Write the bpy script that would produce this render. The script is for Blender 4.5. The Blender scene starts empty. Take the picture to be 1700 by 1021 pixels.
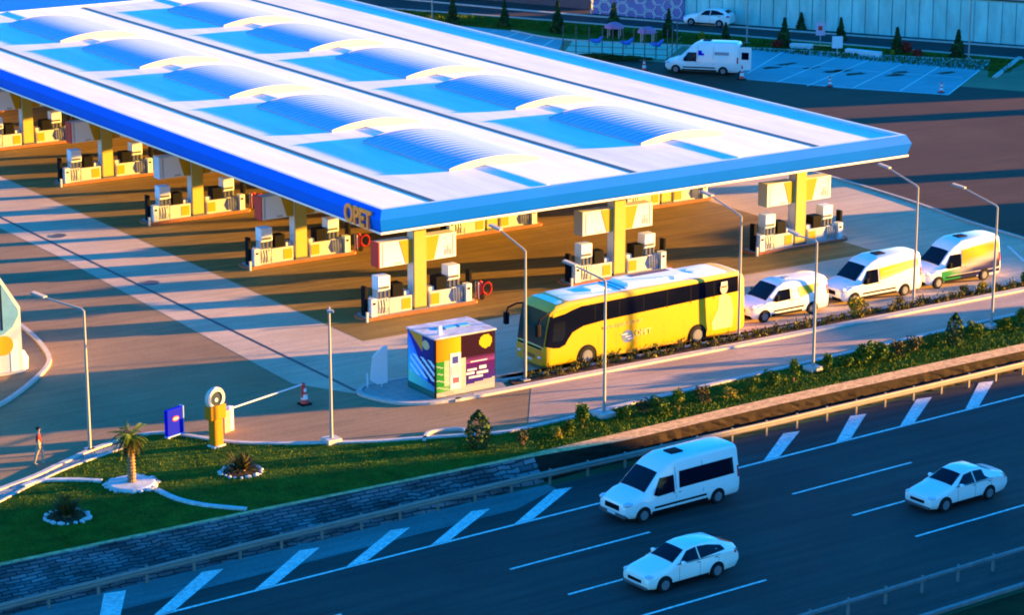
import bpy, bmesh, math, random
from mathutils import Vector, Matrix
R = math.radians
random.seed(7)
sc = bpy.context.scene
col = sc.collection

# ------------------------------------------------------------------ camera
FPX, PITCH, YAW = 4248.37, 15.1843, 33.4081
CAM = Vector((-69.381, -114.559, 36.428))
cd = bpy.data.cameras.new('camera'); cam = bpy.data.objects.new('camera', cd); col.objects.link(cam)
cd.sensor_width = 36; cd.lens = FPX / 1700 * 36; cd.clip_start = 1; cd.clip_end = 3000
cam.location = CAM
cam.rotation_euler = (R(90 - PITCH), R(-0.04), R(-YAW))
sc.camera = cam

# ------------------------------------------------------------------ light
SUN_E, SUN_AZ = 5.5, -18.0          # elevation; azimuth measured from +X
w = bpy.data.worlds.new('World'); sc.world = w; w.use_nodes = True
nt = w.node_tree; bg = nt.nodes['Background']
sky = nt.nodes.new('ShaderNodeTexSky'); sky.sky_type = 'NISHITA'; sky.sun_disc = False
sky.sun_elevation = R(SUN_E); sky.sun_rotation = R(90 - SUN_AZ)
sky.air_density = 1.3; sky.dust_density = 0.0; sky.ozone_density = 4.0
hs = nt.nodes.new('ShaderNodeHueSaturation'); hs.inputs['Saturation'].default_value = 1.3
tn = nt.nodes.new('ShaderNodeMix'); tn.data_type = 'RGBA'; tn.blend_type = 'MULTIPLY'; tn.inputs[0].default_value = 1
tn.inputs[7].default_value = (.58, .84, 1.14, 1)      # deep blue evening sky
nt.links.new(sky.outputs[0], hs.inputs['Color']); nt.links.new(hs.outputs[0], tn.inputs[6]); nt.links.new(tn.outputs[2], bg.inputs[0])
bg.inputs[1].default_value = 0.132
sd = bpy.data.lights.new('sun', 'SUN'); sun = bpy.data.objects.new('sun', sd); col.objects.link(sun)
sd.energy = 5.0; sd.angle = R(0.5); sd.color = (1.0, 0.50, 0.06)
S = Vector((math.cos(R(SUN_E)) * math.cos(R(SUN_AZ)), math.cos(R(SUN_E)) * math.sin(R(SUN_AZ)), math.sin(R(SUN_E))))
sun.rotation_euler = S.to_track_quat('Z', 'Y').to_euler(); sun.location = S * 200
sc.view_settings.view_transform = 'Standard'; sc.view_settings.look = 'None'
sc.view_settings.gamma = 1; sc.view_settings.exposure = 3.15
sc.view_settings.use_curve_mapping = False
sc.cycles.pixel_filter_type = 'BLACKMAN_HARRIS'; sc.cycles.filter_width = 1.9

# ------------------------------------------------------------------ helpers
def _ray(px, py):
    pt, yw = R(PITCH), R(YAW)
    F = Vector((math.sin(yw) * math.cos(pt), math.cos(yw) * math.cos(pt), -math.sin(pt)))
    Rt = Vector((math.cos(yw), -math.sin(yw), 0)); U = Rt.cross(F)
    return F * FPX + Rt * (px - 850) - U * (py - 510.5)
def G(px, py, z=0.0):
    "ground point (plane z) seen at that pixel of the 1700 px photograph"
    d = _ray(px, py); t = (z - CAM.z) / d.z
    p = CAM + d * t; return Vector((p.x, p.y, z))

def mat(name, c, rough=0.6, metal=0.0, var=0.0, scale=3.0, bump=0.0, bscale=20.0, spec=None, coat=0.0, c2=None, stretch=None, emis=None, trans=0.0):
    m = bpy.data.materials.new(name); m.use_nodes = True
    t = m.node_tree; b = t.nodes['Principled BSDF']
    b.inputs['Roughness'].default_value = rough; b.inputs['Metallic'].default_value = metal
    b.inputs['Base Color'].default_value = (*c, 1)
    if spec is None and rough >= .7: spec = .08
    if spec is not None: b.inputs['Specular IOR Level'].default_value = spec
    if coat: b.inputs['Coat Weight'].default_value = coat; b.inputs['Coat Roughness'].default_value = .05
    if trans: b.inputs['Transmission Weight'].default_value = trans
    if emis: b.inputs['Emission Color'].default_value = (*c, 1); b.inputs['Emission Strength'].default_value = emis
    if var or bump:
        tc = t.nodes.new('ShaderNodeTexCoord'); mp = t.nodes.new('ShaderNodeMapping')
        t.links.new(tc.outputs['Object'], mp.inputs[0])
        if stretch: mp.inputs['Scale'].default_value = stretch
    if var:
        n = t.nodes.new('ShaderNodeTexNoise'); n.inputs['Scale'].default_value = scale; n.inputs['Detail'].default_value = 6; n.inputs['Roughness'].default_value = .65
        t.links.new(mp.outputs[0], n.inputs[0])
        r = t.nodes.new('ShaderNodeValToRGB'); r.color_ramp.elements[0].position = .3; r.color_ramp.elements[1].position = .7
        a = [max(0, v * (1 - var)) for v in c]; d = c2 if c2 else [min(1, v * (1 + var)) for v in c]
        r.color_ramp.elements[0].color = (*a, 1); r.color_ramp.elements[1].color = (*d, 1)
        t.links.new(n.outputs[0], r.inputs[0]); t.links.new(r.outputs[0], b.inputs['Base Color'])
    if bump:
        n2 = t.nodes.new('ShaderNodeTexNoise'); n2.inputs['Scale'].default_value = bscale; n2.inputs['Detail'].default_value = 4
        t.links.new(mp.outputs[0], n2.inputs[0])
        bp = t.nodes.new('ShaderNodeBump'); bp.inputs['Strength'].default_value = bump; bp.inputs['Distance'].default_value = .05
        t.links.new(n2.outputs[0], bp.inputs['Height']); t.links.new(bp.outputs[0], b.inputs['Normal'])
    return m

def ground_mat(name, c, var=.18, joints=None, jcol=None, rough=.75, streak=0.0, patch=.2, tracks=0.0):
    "paving: large patches, fine grain, drag streaks along x, dark stains and optional slab joints"
    m = bpy.data.materials.new(name); m.use_nodes = True
    t = m.node_tree; b = t.nodes['Principled BSDF']; b.inputs['Roughness'].default_value = rough
    b.inputs['Specular IOR Level'].default_value = .12
    tc = t.nodes.new('ShaderNodeTexCoord')
    def noise(sc_, det=5, st=(1, 1, 1), rg=.6):
        mp = t.nodes.new('ShaderNodeMapping'); mp.inputs['Scale'].default_value = st
        t.links.new(tc.outputs['Object'], mp.inputs[0])
        n = t.nodes.new('ShaderNodeTexNoise'); n.inputs['Scale'].default_value = sc_; n.inputs['Detail'].default_value = det; n.inputs['Roughness'].default_value = rg
        t.links.new(mp.outputs[0], n.inputs[0]); return n.outputs[0]
    def mth(op, a, b_=None, v=None):
        n = t.nodes.new('ShaderNodeMath'); n.operation = op
        if isinstance(a, (int, float)): n.inputs[0].default_value = a
        else: t.links.new(a, n.inputs[0])
        if b_ is not None:
            if isinstance(b_, (int, float)): n.inputs[1].default_value = b_
            else: t.links.new(b_, n.inputs[1])
        return n.outputs[0]
    def rng(x, lo, hi, a, b2):
        n = t.nodes.new('ShaderNodeMapRange'); t.links.new(x, n.inputs[0])
        for i, v in enumerate((lo, hi, a, b2)): n.inputs[1 + i].default_value = v
        return n.outputs[0]
    f = rng(noise(.12, 4), .35, .65, 1 - patch, 1 + patch)
    f = mth('MULTIPLY', f, rng(noise(6, 6), .3, .7, 1 - var, 1 + var))
    if streak: f = mth('MULTIPLY', f, rng(noise(1.0, 6, (.12, 2.2, 1)), .35, .65, 1 - streak, 1 + streak))
    f = mth('MULTIPLY', f, rng(noise(.9, 5, rg=.75), .62, .74, 1, .62))           # stains
    if joints:
        sx = t.nodes.new('ShaderNodeSeparateXYZ'); t.links.new(tc.outputs['Object'], sx.inputs[0])
        for ax, (d, o, wd) in enumerate(joints):
            if not d: continue
            v = mth('FRACT', mth('DIVIDE', mth('ADD', sx.outputs[ax], o + 1000 * d), d))
            v = mth('LESS_THAN', v, wd / d)
            f = mth('MULTIPLY', f, mth('ADD', 1, mth('MULTIPLY', v, jcol if jcol is not None else -.35)))
    mx = t.nodes.new('ShaderNodeMix'); mx.data_type = 'RGBA'; mx.blend_type = 'MULTIPLY'; mx.inputs[0].default_value = 1
    mx.inputs[6].default_value = (*c, 1)
    cb = t.nodes.new('ShaderNodeCombineColor')
    for i in range(3): t.links.new(f, cb.inputs[i])
    t.links.new(cb.outputs[0], mx.inputs[7]); t.links.new(mx.outputs[2], b.inputs['Base Color'])
    bp = t.nodes.new('ShaderNodeBump'); bp.inputs['Strength'].default_value = .25; bp.inputs['Distance'].default_value = .02
    t.links.new(noise(25, 3), bp.inputs['Height']); t.links.new(bp.outputs[0], b.inputs['Normal'])
    return m

def vmat(name, rough=.45, coat=.0, dim=1.0):
    m = bpy.data.materials.new(name); m.use_nodes = True; t = m.node_tree; b = t.nodes['Principled BSDF']
    a = t.nodes.new('ShaderNodeVertexColor'); a.layer_name = 'print'
    g_ = t.nodes.new('ShaderNodeBrightContrast'); g_ = t.nodes.new('ShaderNodeMix'); g_.data_type = 'RGBA'; g_.blend_type = 'MULTIPLY'; g_.inputs[0].default_value = 1; g_.inputs[7].default_value = (dim, dim, dim, 1)
    t.links.new(a.outputs[0], g_.inputs[6]); t.links.new(g_.outputs[2], b.inputs['Base Color']); b.inputs['Roughness'].default_value = rough; b.inputs['Coat Weight'].default_value = coat; b.inputs['Specular IOR Level'].default_value = .08
    return m

def obj(name, me, m=None, parent=None, smooth=None):
    if isinstance(me, bmesh.types.BMesh):
        d = bpy.data.meshes.new(name); bmesh.ops.recalc_face_normals(me, faces=me.faces)
        me.to_mesh(d); me.free(); me = d
    o = bpy.data.objects.new(name, me); col.objects.link(o)
    if m: me.materials.append(m)
    if parent: o.parent = parent
    if smooth is not None:
        for p in me.polygons: p.use_smooth = True
        me.set_sharp_from_angle(angle=R(smooth))
    return o
def thing(name, label, cat, loc=(0, 0, 0), rz=0.0, group=None):
    o = bpy.data.objects.new(name, None); col.objects.link(o); o.location = loc; o.rotation_euler = (0, 0, rz)
    o.empty_display_size = .3
    o['label'] = label; o['category'] = cat
    if group: o['group'] = group
    return o
def tag(o, label, cat, group=None, kind=None):
    o['label'] = label; o['category'] = cat
    if group: o['group'] = group
    if kind: o['kind'] = kind
    return o
def struct(o, label=None):
    o['kind'] = 'structure'
    if label: o['label'] = label
    return o
def kids(o): return list(o.children)
def dup(root, loc, rz=0.0, label=None, group=None):
    r = root.copy(); col.objects.link(r); r.location = loc; r.rotation_euler = (0, 0, rz)
    if label: r['label'] = label
    if group: r['group'] = group
    for ch in kids(root):
        c = ch.copy(); col.objects.link(c); c.parent = r
        for g in kids(ch):
            d = g.copy(); col.objects.link(d); d.parent = c
    return r

def box(bm, x0, x1, y0, y1, z0, z1, bev=0.0, rot=None):
    vs = [bm.verts.new((x, y, z)) for z in (z0, z1) for y in (y0, y1) for x in (x0, x1)]
    fs = [(0, 2, 3, 1), (4, 5, 7, 6), (0, 1, 5, 4), (2, 6, 7, 3), (0, 4, 6, 2), (1, 3, 7, 5)]
    F = [bm.faces.new([vs[i] for i in f]) for f in fs]
    if rot: bmesh.ops.transform(bm, matrix=rot, verts=vs)
    if bev:
        es = list({e for f in F for e in f.edges})
        bmesh.ops.bevel(bm, geom=es, offset=bev, segments=2, affect='EDGES', profile=.6)
    return F
def boxes(*L, bev=0.0):
    bm = bmesh.new()
    for b in L: box(bm, *b, bev=bev)
    return bm
def prism(bm, pts, z0, z1):
    a = [bm.verts.new((p[0], p[1], z0)) for p in pts]; b = [bm.verts.new((p[0], p[1], z1)) for p in pts]
    n = len(pts); bm.faces.new(a); bm.faces.new(b)
    for i in range(n): bm.faces.new((a[i], a[(i + 1) % n], b[(i + 1) % n], b[i]))
def tube(bm, pts, r, n=8, cap=True):
    rings = []; pts = [Vector(p) for p in pts]
    if not isinstance(r, (list, tuple)): r = [r] * len(pts)
    for i, p in enumerate(pts):
        d = (pts[min(i + 1, len(pts) - 1)] - pts[max(i - 1, 0)]).normalized()
        u = d.orthogonal().normalized() if i == 0 else (u - d * u.dot(d)).normalized()
        v = d.cross(u)
        rings.append([bm.verts.new(p + (u * math.cos(a) + v * math.sin(a)) * r[i]) for a in [2 * math.pi * k / n for k in range(n)]])
    for a, b in zip(rings, rings[1:]):
        for k in range(n): bm.faces.new((a[k], a[(k + 1) % n], b[(k + 1) % n], b[k]))
    if cap: bm.faces.new(rings[0]); bm.faces.new(rings[-1])
def lathe(bm, prof, n=24, c=(0, 0, 0), axis='Z', cap=True):
    rings = []
    for r, h in prof:
        ring = []
        for k in range(n):
            a = 2 * math.pi * k / n; x, y = r * math.cos(a), r * math.sin(a)
            if axis == 'Z': p = (x, y, h)
            elif axis == 'Y': p = (x, h, y)
            else: p = (h, x, y)
            ring.append(bm.verts.new(Vector(p) + Vector(c)))
        rings.append(ring)
    for a, b in zip(rings, rings[1:]):
        for k in range(n): bm.faces.new((a[k], a[(k + 1) % n], b[(k + 1) % n], b[k]))
    if cap and prof[0][0] > 1e-4: bm.faces.new(rings[0])
    if cap and prof[-1][0] > 1e-4: bm.faces.new(rings[-1])
def flat(name, pts, z, m, label=None):
    bm = bmesh.new(); f = bm.faces.new([bm.verts.new((p[0], p[1], z)) for p in pts])
    bmesh.ops.triangulate(bm, faces=[f]); bm.normal_update()
    for f in bm.faces:
        if f.normal.z < 0: f.normal_flip()
    d = bpy.data.meshes.new(name); bm.to_mesh(d); bm.free()
    return struct(obj(name, d, m), label)
def text(s, size, m, parent, mtx, name='lettering', ext=.01, bold=0.0, sx=1.0):
    cu = bpy.data.curves.new('txt', 'FONT'); cu.body = s; cu.size = size; cu.extrude = ext; cu.offset = bold; cu.align_x = 'CENTER'; cu.align_y = 'CENTER'
    t = bpy.data.objects.new('txt', cu); col.objects.link(t)
    bpy.context.view_layer.update()
    me = bpy.data.meshes.new_from_object(t.evaluated_get(bpy.context.evaluated_depsgraph_get()))
    bpy.data.objects.remove(t); me.materials.clear()
    me.transform(mtx @ Matrix.Diagonal((sx, 1, 1, 1)))
    me.name = name
    return obj(name, me, m, parent)
FACE_S = Matrix.Rotation(R(90), 4, 'X')                     # text in the XZ plane, read from -Y
FACE_W = Matrix.Rotation(R(-90), 4, 'Z') @ Matrix.Rotation(R(90), 4, 'X')   # read from -X
T = Matrix.Translation

# ------------------------------------------------------------------ materials
M = dict(
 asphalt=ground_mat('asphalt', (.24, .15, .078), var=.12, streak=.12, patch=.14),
 asphalt_dark=ground_mat('highway_asphalt', (.044, .035, .033), var=.14, streak=.22, patch=.16),
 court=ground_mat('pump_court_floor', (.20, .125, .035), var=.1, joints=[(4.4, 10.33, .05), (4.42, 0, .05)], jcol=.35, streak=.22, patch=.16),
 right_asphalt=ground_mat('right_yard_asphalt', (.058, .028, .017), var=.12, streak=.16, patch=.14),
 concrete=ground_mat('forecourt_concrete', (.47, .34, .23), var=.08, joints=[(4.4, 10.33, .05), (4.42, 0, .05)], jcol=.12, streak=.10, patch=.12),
 concrete_road=ground_mat('service_road_concrete', (.36, .24, .17), var=.1, joints=[(5, 1, .05), (0, 0, 0)], jcol=-.25, streak=.14, patch=.16),
 paver=ground_mat('pavers', (.30, .27, .25), var=.15, joints=[(.6, 0, .03), (.6, 0, .03)]),
 shoulder=ground_mat('highway_shoulder', (.085, .13, .13), var=.15, streak=.15, patch=.2),
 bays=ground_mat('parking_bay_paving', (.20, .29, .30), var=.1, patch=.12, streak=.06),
 kerb=mat('kerb_stone', (.42, .38, .34), .7, var=.15, scale=4),
 soil=mat('soil', (.085, .045, .03), .95, var=.5, scale=5, bump=.6, bscale=9),
 lawn=mat('lawn', (.02, .085, .003), .95, var=.5, scale=.9, bump=.5, bscale=30, c2=(.07, .115, .006)),
 grass=mat('grass_blades', (.022, .085, .003), .8, var=.5, scale=.5, c2=(.10, .13, .010)),
 line=mat('road_paint', (.62, .54, .50), .6, var=.4, scale=6),
 roof=mat('roof_sheet', (.76, .68, .62), .5, var=.12, scale=.35, stretch=(3, .4, 1), spec=.15),
 vault=mat('skylight_sheet', (.24, .33, .48), .35, var=.03, scale=.6),
 vault_end=mat('skylight_end_cream', (.60, .52, .38), .5),
 gutter=mat('gutter_dark', (.02, .025, .03), .5),
 fascia=mat('fascia_blue', (.0003, .12, .66), .6, var=.05, scale=.3, spec=.03),
 trim=mat('trim_cream', (.72, .68, .60), .4),
 soffit=mat('soffit', (.40, .34, .28), .7),
 col_y=mat('column_yellow', (.38, .30, .06), .5, var=.05, scale=2),
 col_w=mat('column_side_white', (.66, .58, .60), .5),
 white=mat('white_enamel', (.52, .56, .60), .35, coat=.2, var=.04, scale=2),
 cream=mat('cream_panel', (.40, .42, .42), .4, var=.06, scale=2),
 signwhite=mat('sign_white', (.66, .70, .76), .4),
 sign_y=mat('sign_yellow', (.42, .24, .003), .4),
 red=mat('red_paint', (.55, .025, .02), .4),
 black=mat('black_plastic', (.005, .005, .008), .6, spec=.05),
 darkgrey=mat('dark_grey', (.06, .06, .07), .5),
 grey=mat('grey_metal', (.32, .33, .36), .45, metal=.3),
 galv=mat('galvanised_steel', (.25, .23, .22), .55, metal=.0, var=.08, scale=2),
 rail_steel=mat('rail_steel', (.17, .14, .115), .55, var=.15, scale=2),
 rail_dark=mat('weathered_steel', (.12, .13, .13), .6, var=.3, scale=3),
 glass=mat('tinted_glass', (.003, .004, .012), .10, spec=.16),
 glass_g=mat('green_tinted_glass', (.004, .032, .028), .12, spec=.15),
 glass_b=mat('blue_glass', (.10, .25, .42), .12, spec=.8, coat=.6, var=.2, scale=1),
 busy=mat('coach_yellow', (.50, .30, .003), .35, coat=.15, var=.04, scale=1.2),
 busroof=mat('coach_roof_white', (.74, .76, .74), .4, var=.05, scale=1.5),
 vanw=mat('white_car_paint', (.74, .70, .68), .28, coat=.5, var=.02, scale=2),
 silver=mat('silver_car_paint', (.80, .75, .68), .28, coat=.5),
 tyre=mat('tyre_rubber', (.016, .015, .015), .85),
 rim=mat('wheel_rim', (.20, .20, .22), .4, metal=.4),
 lamp_glass=mat('headlight_glass', (.45, .50, .55), .12, coat=.6),
 tail=mat('tail_light', (.45, .01, .02), .25, coat=.4),
 leaf=mat('leaf_green', (.03, .085, .008), .7, var=.6, scale=2.2, c2=(.14, .19, .02)),
 leaf_dark=mat('leaf_dark', (.018, .055, .018), .7, var=.5, scale=2.2, c2=(.05, .09, .025)),
 leaf_y=mat('leaf_yellow', (.26, .20, .02), .7, var=.4, scale=3),
 leaf_r=mat('leaf_red', (.30, .03, .02), .7, var=.4, scale=3),
 leaf_br=mat('leaf_brown', (.08, .055, .02), .8, var=.6, scale=3, c2=(.12, .10, .03)),
 bark=mat('bark', (.26, .14, .07), .9, var=.4, scale=8, bump=.6, bscale=12),
 stone_w=mat('white_stone', (.42, .43, .42), .8, var=.25, scale=3),
 stone=mat('stone_wall', (.22, .19, .19), .9, var=.55, scale=2.3, bump=.9, bscale=5, c2=(.42, .34, .30)),
 coping=mat('coping_stone', (.52, .31, .14), .85, var=.5, scale=4, bump=.8),
 wall_t=mat('retaining_wall_panel', (.26, .52, .50), .8, var=.25, scale=.8, stretch=(1, 1, .3)),
 violet=mat('violet_wall', (.20, .16, .34), .7, var=.1, scale=.6),
 print=vmat('printed_panel'), kprint=vmat('kiosk_print', dim=.42), lprint=vmat('livery_print', dim=.45),
 bluesign=mat('blue_sign', (.001, .006, .45), .6, spec=.03),
 orange=mat('orange_letters', (1.0, .26, .03), .5),
 skin=mat('skin', (.45, .27, .19), .6), cloth_r=mat('red_shirt', (.42, .04, .035), .8), cloth_b=mat('beige_trousers', (.30, .24, .20), .85), hair=mat('dark_hair', (.02, .015, .012), .7),
 unseen_hill=mat('hill_scrub', (.05, .07, .03), .95, var=.4, scale=.1),
 wall_d=mat('dark_facade', (.03, .035, .06), .6, var=.2, scale=.5),
 brownwall=mat('ochre_wall', (.45, .33, .20), .8, var=.15, scale=.5),
)

# ------------------------------------------------------------------ the ground and the roads
HZ = -0.8                                            # the highway lies lower than the station
def edge_y(x): return -27.1 + .045 * x if x > -12 else -27.1 + .045 * x      # foot of the stone bank
def hw(x, off): return -28.85 + .055 * x + off      # a line along the highway
flat('ground', [(-900, -900), (900, -900), (900, 1500), (-900, 1500)], HZ - .03, M['unseen_hill'])
yard = [(-160, -24.0), (-40, -24.0), (-23, -23.95), (-9.8, -24.2), (5.4, -23.5), (22.5, -23.2), (60, -21.3), (400, -10), (400, 420), (-160, 420)]
flat('station_yard_asphalt', yard, 0.0, M['asphalt'])
flat('highway', [(-200, hw(-200, 3.2)), (-200, hw(-200, -17.4)), (260, hw(260, -17.4)), (260, hw(260, 3.2))], HZ, M['asphalt_dark'])
bm = bmesh.new()
def hline(x0, x1, off, wd, z=HZ + .016):
    n = max(1, int((x1 - x0) / 10)); 
    for i in range(n):
        a, b = x0 + (x1 - x0) * i / n, x0 + (x1 - x0) * (i + 1) / n
        bm.faces.new([bm.verts.new(p) for p in ((a, hw(a, off), z), (b, hw(b, off), z), (b, hw(b, off + wd), z), (a, hw(a, off + wd), z))])
hline(-90, 120, 0, .16)
for k in range(-6, 8):
    hline(k * 15.35 - .8, k * 15.35 + 6.5, -4.08, .14)
    hline(k * 15.35 - .4, k * 15.35 + 6.9, -7.65, .14)
    hline(k * 15.35 + .1, k * 15.35 + 7.1, -11.1, .14)
ch = [(-30.5, -27.2, -32.3, -28.9), (-26.2, -27.2, -29.9, -30.35), (-21.75, -27.2, -25.4, -30.2), (-17.4, -27.2, -21.1, -29.95), (-13.3, -27.07, -16.95, -29.75),
      (-8.75, -26.7, -12.65, -29.5), (4.78, -25.99, 1.45, -28.75), (9.2, -25.65, 5.95, -28.5), (13.7, -25.35, 10.1, -28.25), (18.2, -24.98, 14.5, -28.0), (22.7, -24.8, 19.0, -27.75), (-35, -27.4, -38.6, -30.9), (.3, -26.4, -3.2, -29.0), (-4.2, -26.5, -7.7, -29.3)]
for x0, y0, x1, y1 in ch:
    y1 = hw(x1, .12); hw_ = .44
    bm.faces.new([bm.verts.new(p) for p in ((x0 - hw_, y0, HZ + .016), (x0 + hw_, y0 - .15, HZ + .016), (x1 + hw_, y1, HZ + .016), (x1 - hw_, y1, HZ + .016))])
for f in bm.faces:
    f.normal_update()
    if f.normal.z < 0: f.normal_flip()
me = bpy.data.meshes.new('road_markings'); bm.to_mesh(me); bm.free(); struct(obj('road_markings', me, M['line']))
flat('far_verge', [(-200, hw(-200, -18)), (260, hw(260, -18)), (260, hw(260, -60)), (-200, hw(-200, -60))], HZ + .02, mat('dark_verge', (.010, .022, .006), .95, var=.5, scale=1.2, bump=.5, bscale=20))
flat('gutter', [(-120, hw(-120, 1.35) - .6), (-12, hw(-12, 1.6)), (-9, -26.6), (-9, -25.9), (-12, -26.0), (-30, -27.0), (-120, -31)], HZ + .01, M['shoulder'])

# forecourt concrete, right kerb, service road
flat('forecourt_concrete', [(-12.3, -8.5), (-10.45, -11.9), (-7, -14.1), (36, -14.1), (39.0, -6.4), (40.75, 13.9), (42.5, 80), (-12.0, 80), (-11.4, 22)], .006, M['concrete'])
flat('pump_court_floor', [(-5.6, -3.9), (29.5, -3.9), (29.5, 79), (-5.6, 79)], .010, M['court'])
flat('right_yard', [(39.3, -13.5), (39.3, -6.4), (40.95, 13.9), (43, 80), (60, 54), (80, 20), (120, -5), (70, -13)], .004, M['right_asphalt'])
sr = [(-2.9, -15.5), (-6.2, -20.2), (1.45, -20.2), (26.85, -18.6), (70, -16.3), (70, -14.0), (40, -15.0)]
flat('service_road', sr, .007, M['concrete_road'])
bm = bmesh.new(); box(bm, -10.42, -10.22, -11.3, 78, .0, .0085)
struct(obj('drain_channel', bm, M['gutter']))
def ribbon(bm, pts, wd, z0, z1):
    pts = [Vector((p[0], p[1], 0)) for p in pts]; L = []
    for i, p in enumerate(pts):
        d = (pts[min(i + 1, len(pts) - 1)] - pts[max(i - 1, 0)]).normalized(); nrm = Vector((-d.y, d.x, 0)) * wd / 2
        L.append([bm.verts.new((q.x, q.y, z)) for q, z in ((p - nrm, z0), (p - nrm, z1), (p + nrm, z1), (p + nrm, z0))])
    for a, b in zip(L, L[1:]):
        for k in range(3): bm.faces.new((a[k], a[k + 1], b[k + 1], b[k]))
    bm.faces.new(L[0]); bm.faces.new(L[-1])
def smooth(pts, n=6):
    out = []; P = [pts[0]] + list(pts) + [pts[-1]]
    for i in range(1, len(P) - 2):
        p0, p1, p2, p3 = [Vector(P[j][:2]) for j in (i - 1, i, i + 1, i + 2)]
        for k in range(n):
            t = k / n
            out.append(.5 * ((2 * p1) + (p2 - p0) * t + (2 * p0 - 5 * p1 + 4 * p2 - p3) * t * t + (3 * p1 - p0 - 3 * p2 + p3) * t ** 3))
    out.append(Vector(pts[-1][:2])); return out
def kerb(pts, wd=.22, h=.13, m='kerb', sm=True, name='kerb', z=0.0):
    bm = bmesh.new(); ribbon(bm, smooth(pts) if sm else pts, wd, z - .02, z + h); return struct(obj(name, bm, M[m]))
# median between the forecourt and the service road
med = [(60, -14.0), (-2.5, -14.0), (-4.4, -12.2), (-7, -11.2), (-9.5, -11.0), (-10.45, -11.75), (-10.3, -13.0), (-9.6, -14.5), (-8.2, -15.2), (-5, -15.25), (60, -15.1)]
kerb([(38.5, -13.9), (20, -14.0), (-2.5, -14.05), (-4.0, -12.4), (-5.0, -11.6), (-7, -11.1), (-9.4, -10.95), (-10.35, -11.7), (-10.4, -12.6), (-9.8, -14.1), (-8.7, -15.0), (-7, -15.3), (-4.5, -15.4), (20, -15.35), (40, -15.1)], .24)
kerb([(-6.0, -15.15), (-2, -15.1), (20, -15.0), (40, -14.8)], .14, .11)
flat('median_soil', [(38.5, -13.95), (-2.6, -14.08), (-3.3, -13.3), (-3.45, -15.2), (-2, -15.2), (20, -15.2), (39, -14.9)], .09, M['soil'])
flat('kiosk_paving', [(-3.4, -13.0), (-4.2, -12.1), (-7, -11.15), (-9.4, -11.0), (-10.25, -11.8), (-10.3, -12.6), (-9.75, -14.0), (-8.6, -15.0), (-7, -15.25), (-4, -15.0)], .10, M['paver'])
kerb([(40.75, 60), (40.75, 13.9), (39.4, -1), (39.1, -6.2), (38.9, -12)], .2, .1)
# lawn along the highway
lawn_edge = [(-42, -19.6), (-30.3, -15.6), (-27.0, -14.0), (-25.0, -12.9), (-22.6, -12.2), (-21.0, -12.5), (-19.2, -15.2), (-17.3, -16.75), (-14.0, -18.6), (-11.5, -19.6), (-9.6, -20.3), (-7.2, -20.9), (1.5, -20.35), (26.9, -18.75), (70, -16.5)]
kerb(lawn_edge, .26, .14)
flat('lawn_ground', smooth(lawn_edge) + [Vector(p) for p in ((70, -20.9), (22.5, -23.25), (5.4, -23.55), (-9.8, -24.25), (-23, -24.0), (-40, -24.05))], .06, M['lawn'])
kerb([(-31.5, -17.4), (-28.0, -15.2), (-25.3, -14.0), (-22.9, -13.2)], .12, .12)
flat('footpath', smooth([(-31, -16.1), (-27.2, -14.3), (-25.2, -13.2), (-22.8, -12.5), (-22.9, -13.1), (-25.3, -13.95), (-28.0, -15.15), (-31.6, -17.3)], 1), .085, M['paver'])
for P in ([(40, 812), (70, 803), (120, 801), (170, 803)], [(262, 818), (295, 833), (340, 843), (410, 850)]):
    kerb([G(*q)[:2] for q in P], .26, .16, 'stone_w', name='lawn_edging')
kerb([G(*q)[:2] for q in [(-60, 700), (0, 675), (50, 640), (82, 605), (70, 575), (38, 545), (0, 520)]], .22, .14)
kerb([G(*q)[:2] for q in [(705, 735), (712, 722), (740, 716), (772, 716), (775, 728)]], .16, .14)
# painted bay line by the vans
kerb([G(1674, 408)[:2], G(1730, 460)[:2]], .14, .025, 'line', sm=False, name='bay_marking')

# sloping stone wall between lawn and highway
bm = bmesh.new(); L = []
def ytop(x):
    P = [(-160, -24.0), (-40, -24.0), (-23, -23.95), (-9.8, -24.2), (5.4, -23.5), (22.5, -23.2), (60, -21.3), (140, -18)]
    for (a, ya), (b, yb) in zip(P, P[1:]):
        if a <= x <= b: return ya + (yb - ya) * (x - a) / (b - a)
def slope_w(x):
    P = [(-160, 3.0), (-34, 2.9), (-20, 2.4), (-11, 1.3), (-5, .25), (140, .2)]
    for (a, ya), (b, yb) in zip(P, P[1:]):
        if a <= x <= b: return ya + (yb - ya) * (x - a) / (b - a)
x = -120.0
def cop(x): return .3 if x < -10 else min(1.0, .3 + (x + 10) * .12)
while x < 139:
    yt, sw, cw = ytop(x), slope_w(x), cop(x); j = lambda: random.uniform(-.05, .05)
    prof = [(yt + .02, .02), (yt, .10), (yt - cw, .10)] + [(yt - cw - sw * k / 6 + j(), .07 - (.07 - HZ) * k / 6 + (j() if k < 6 else -.05)) for k in range(1, 7)]
    L.append([bm.verts.new((x + (random.uniform(-.05, .05) if i > 3 else 0), a, b)) for i, (a, b) in enumerate(prof)]); x += .45
for a, b in zip(L, L[1:]):
    for k in range(len(a) - 1):
        f = bm.faces.new((a[k], b[k], b[k + 1], a[k + 1])); f.material_index = 1 if k < 2 else 0
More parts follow.
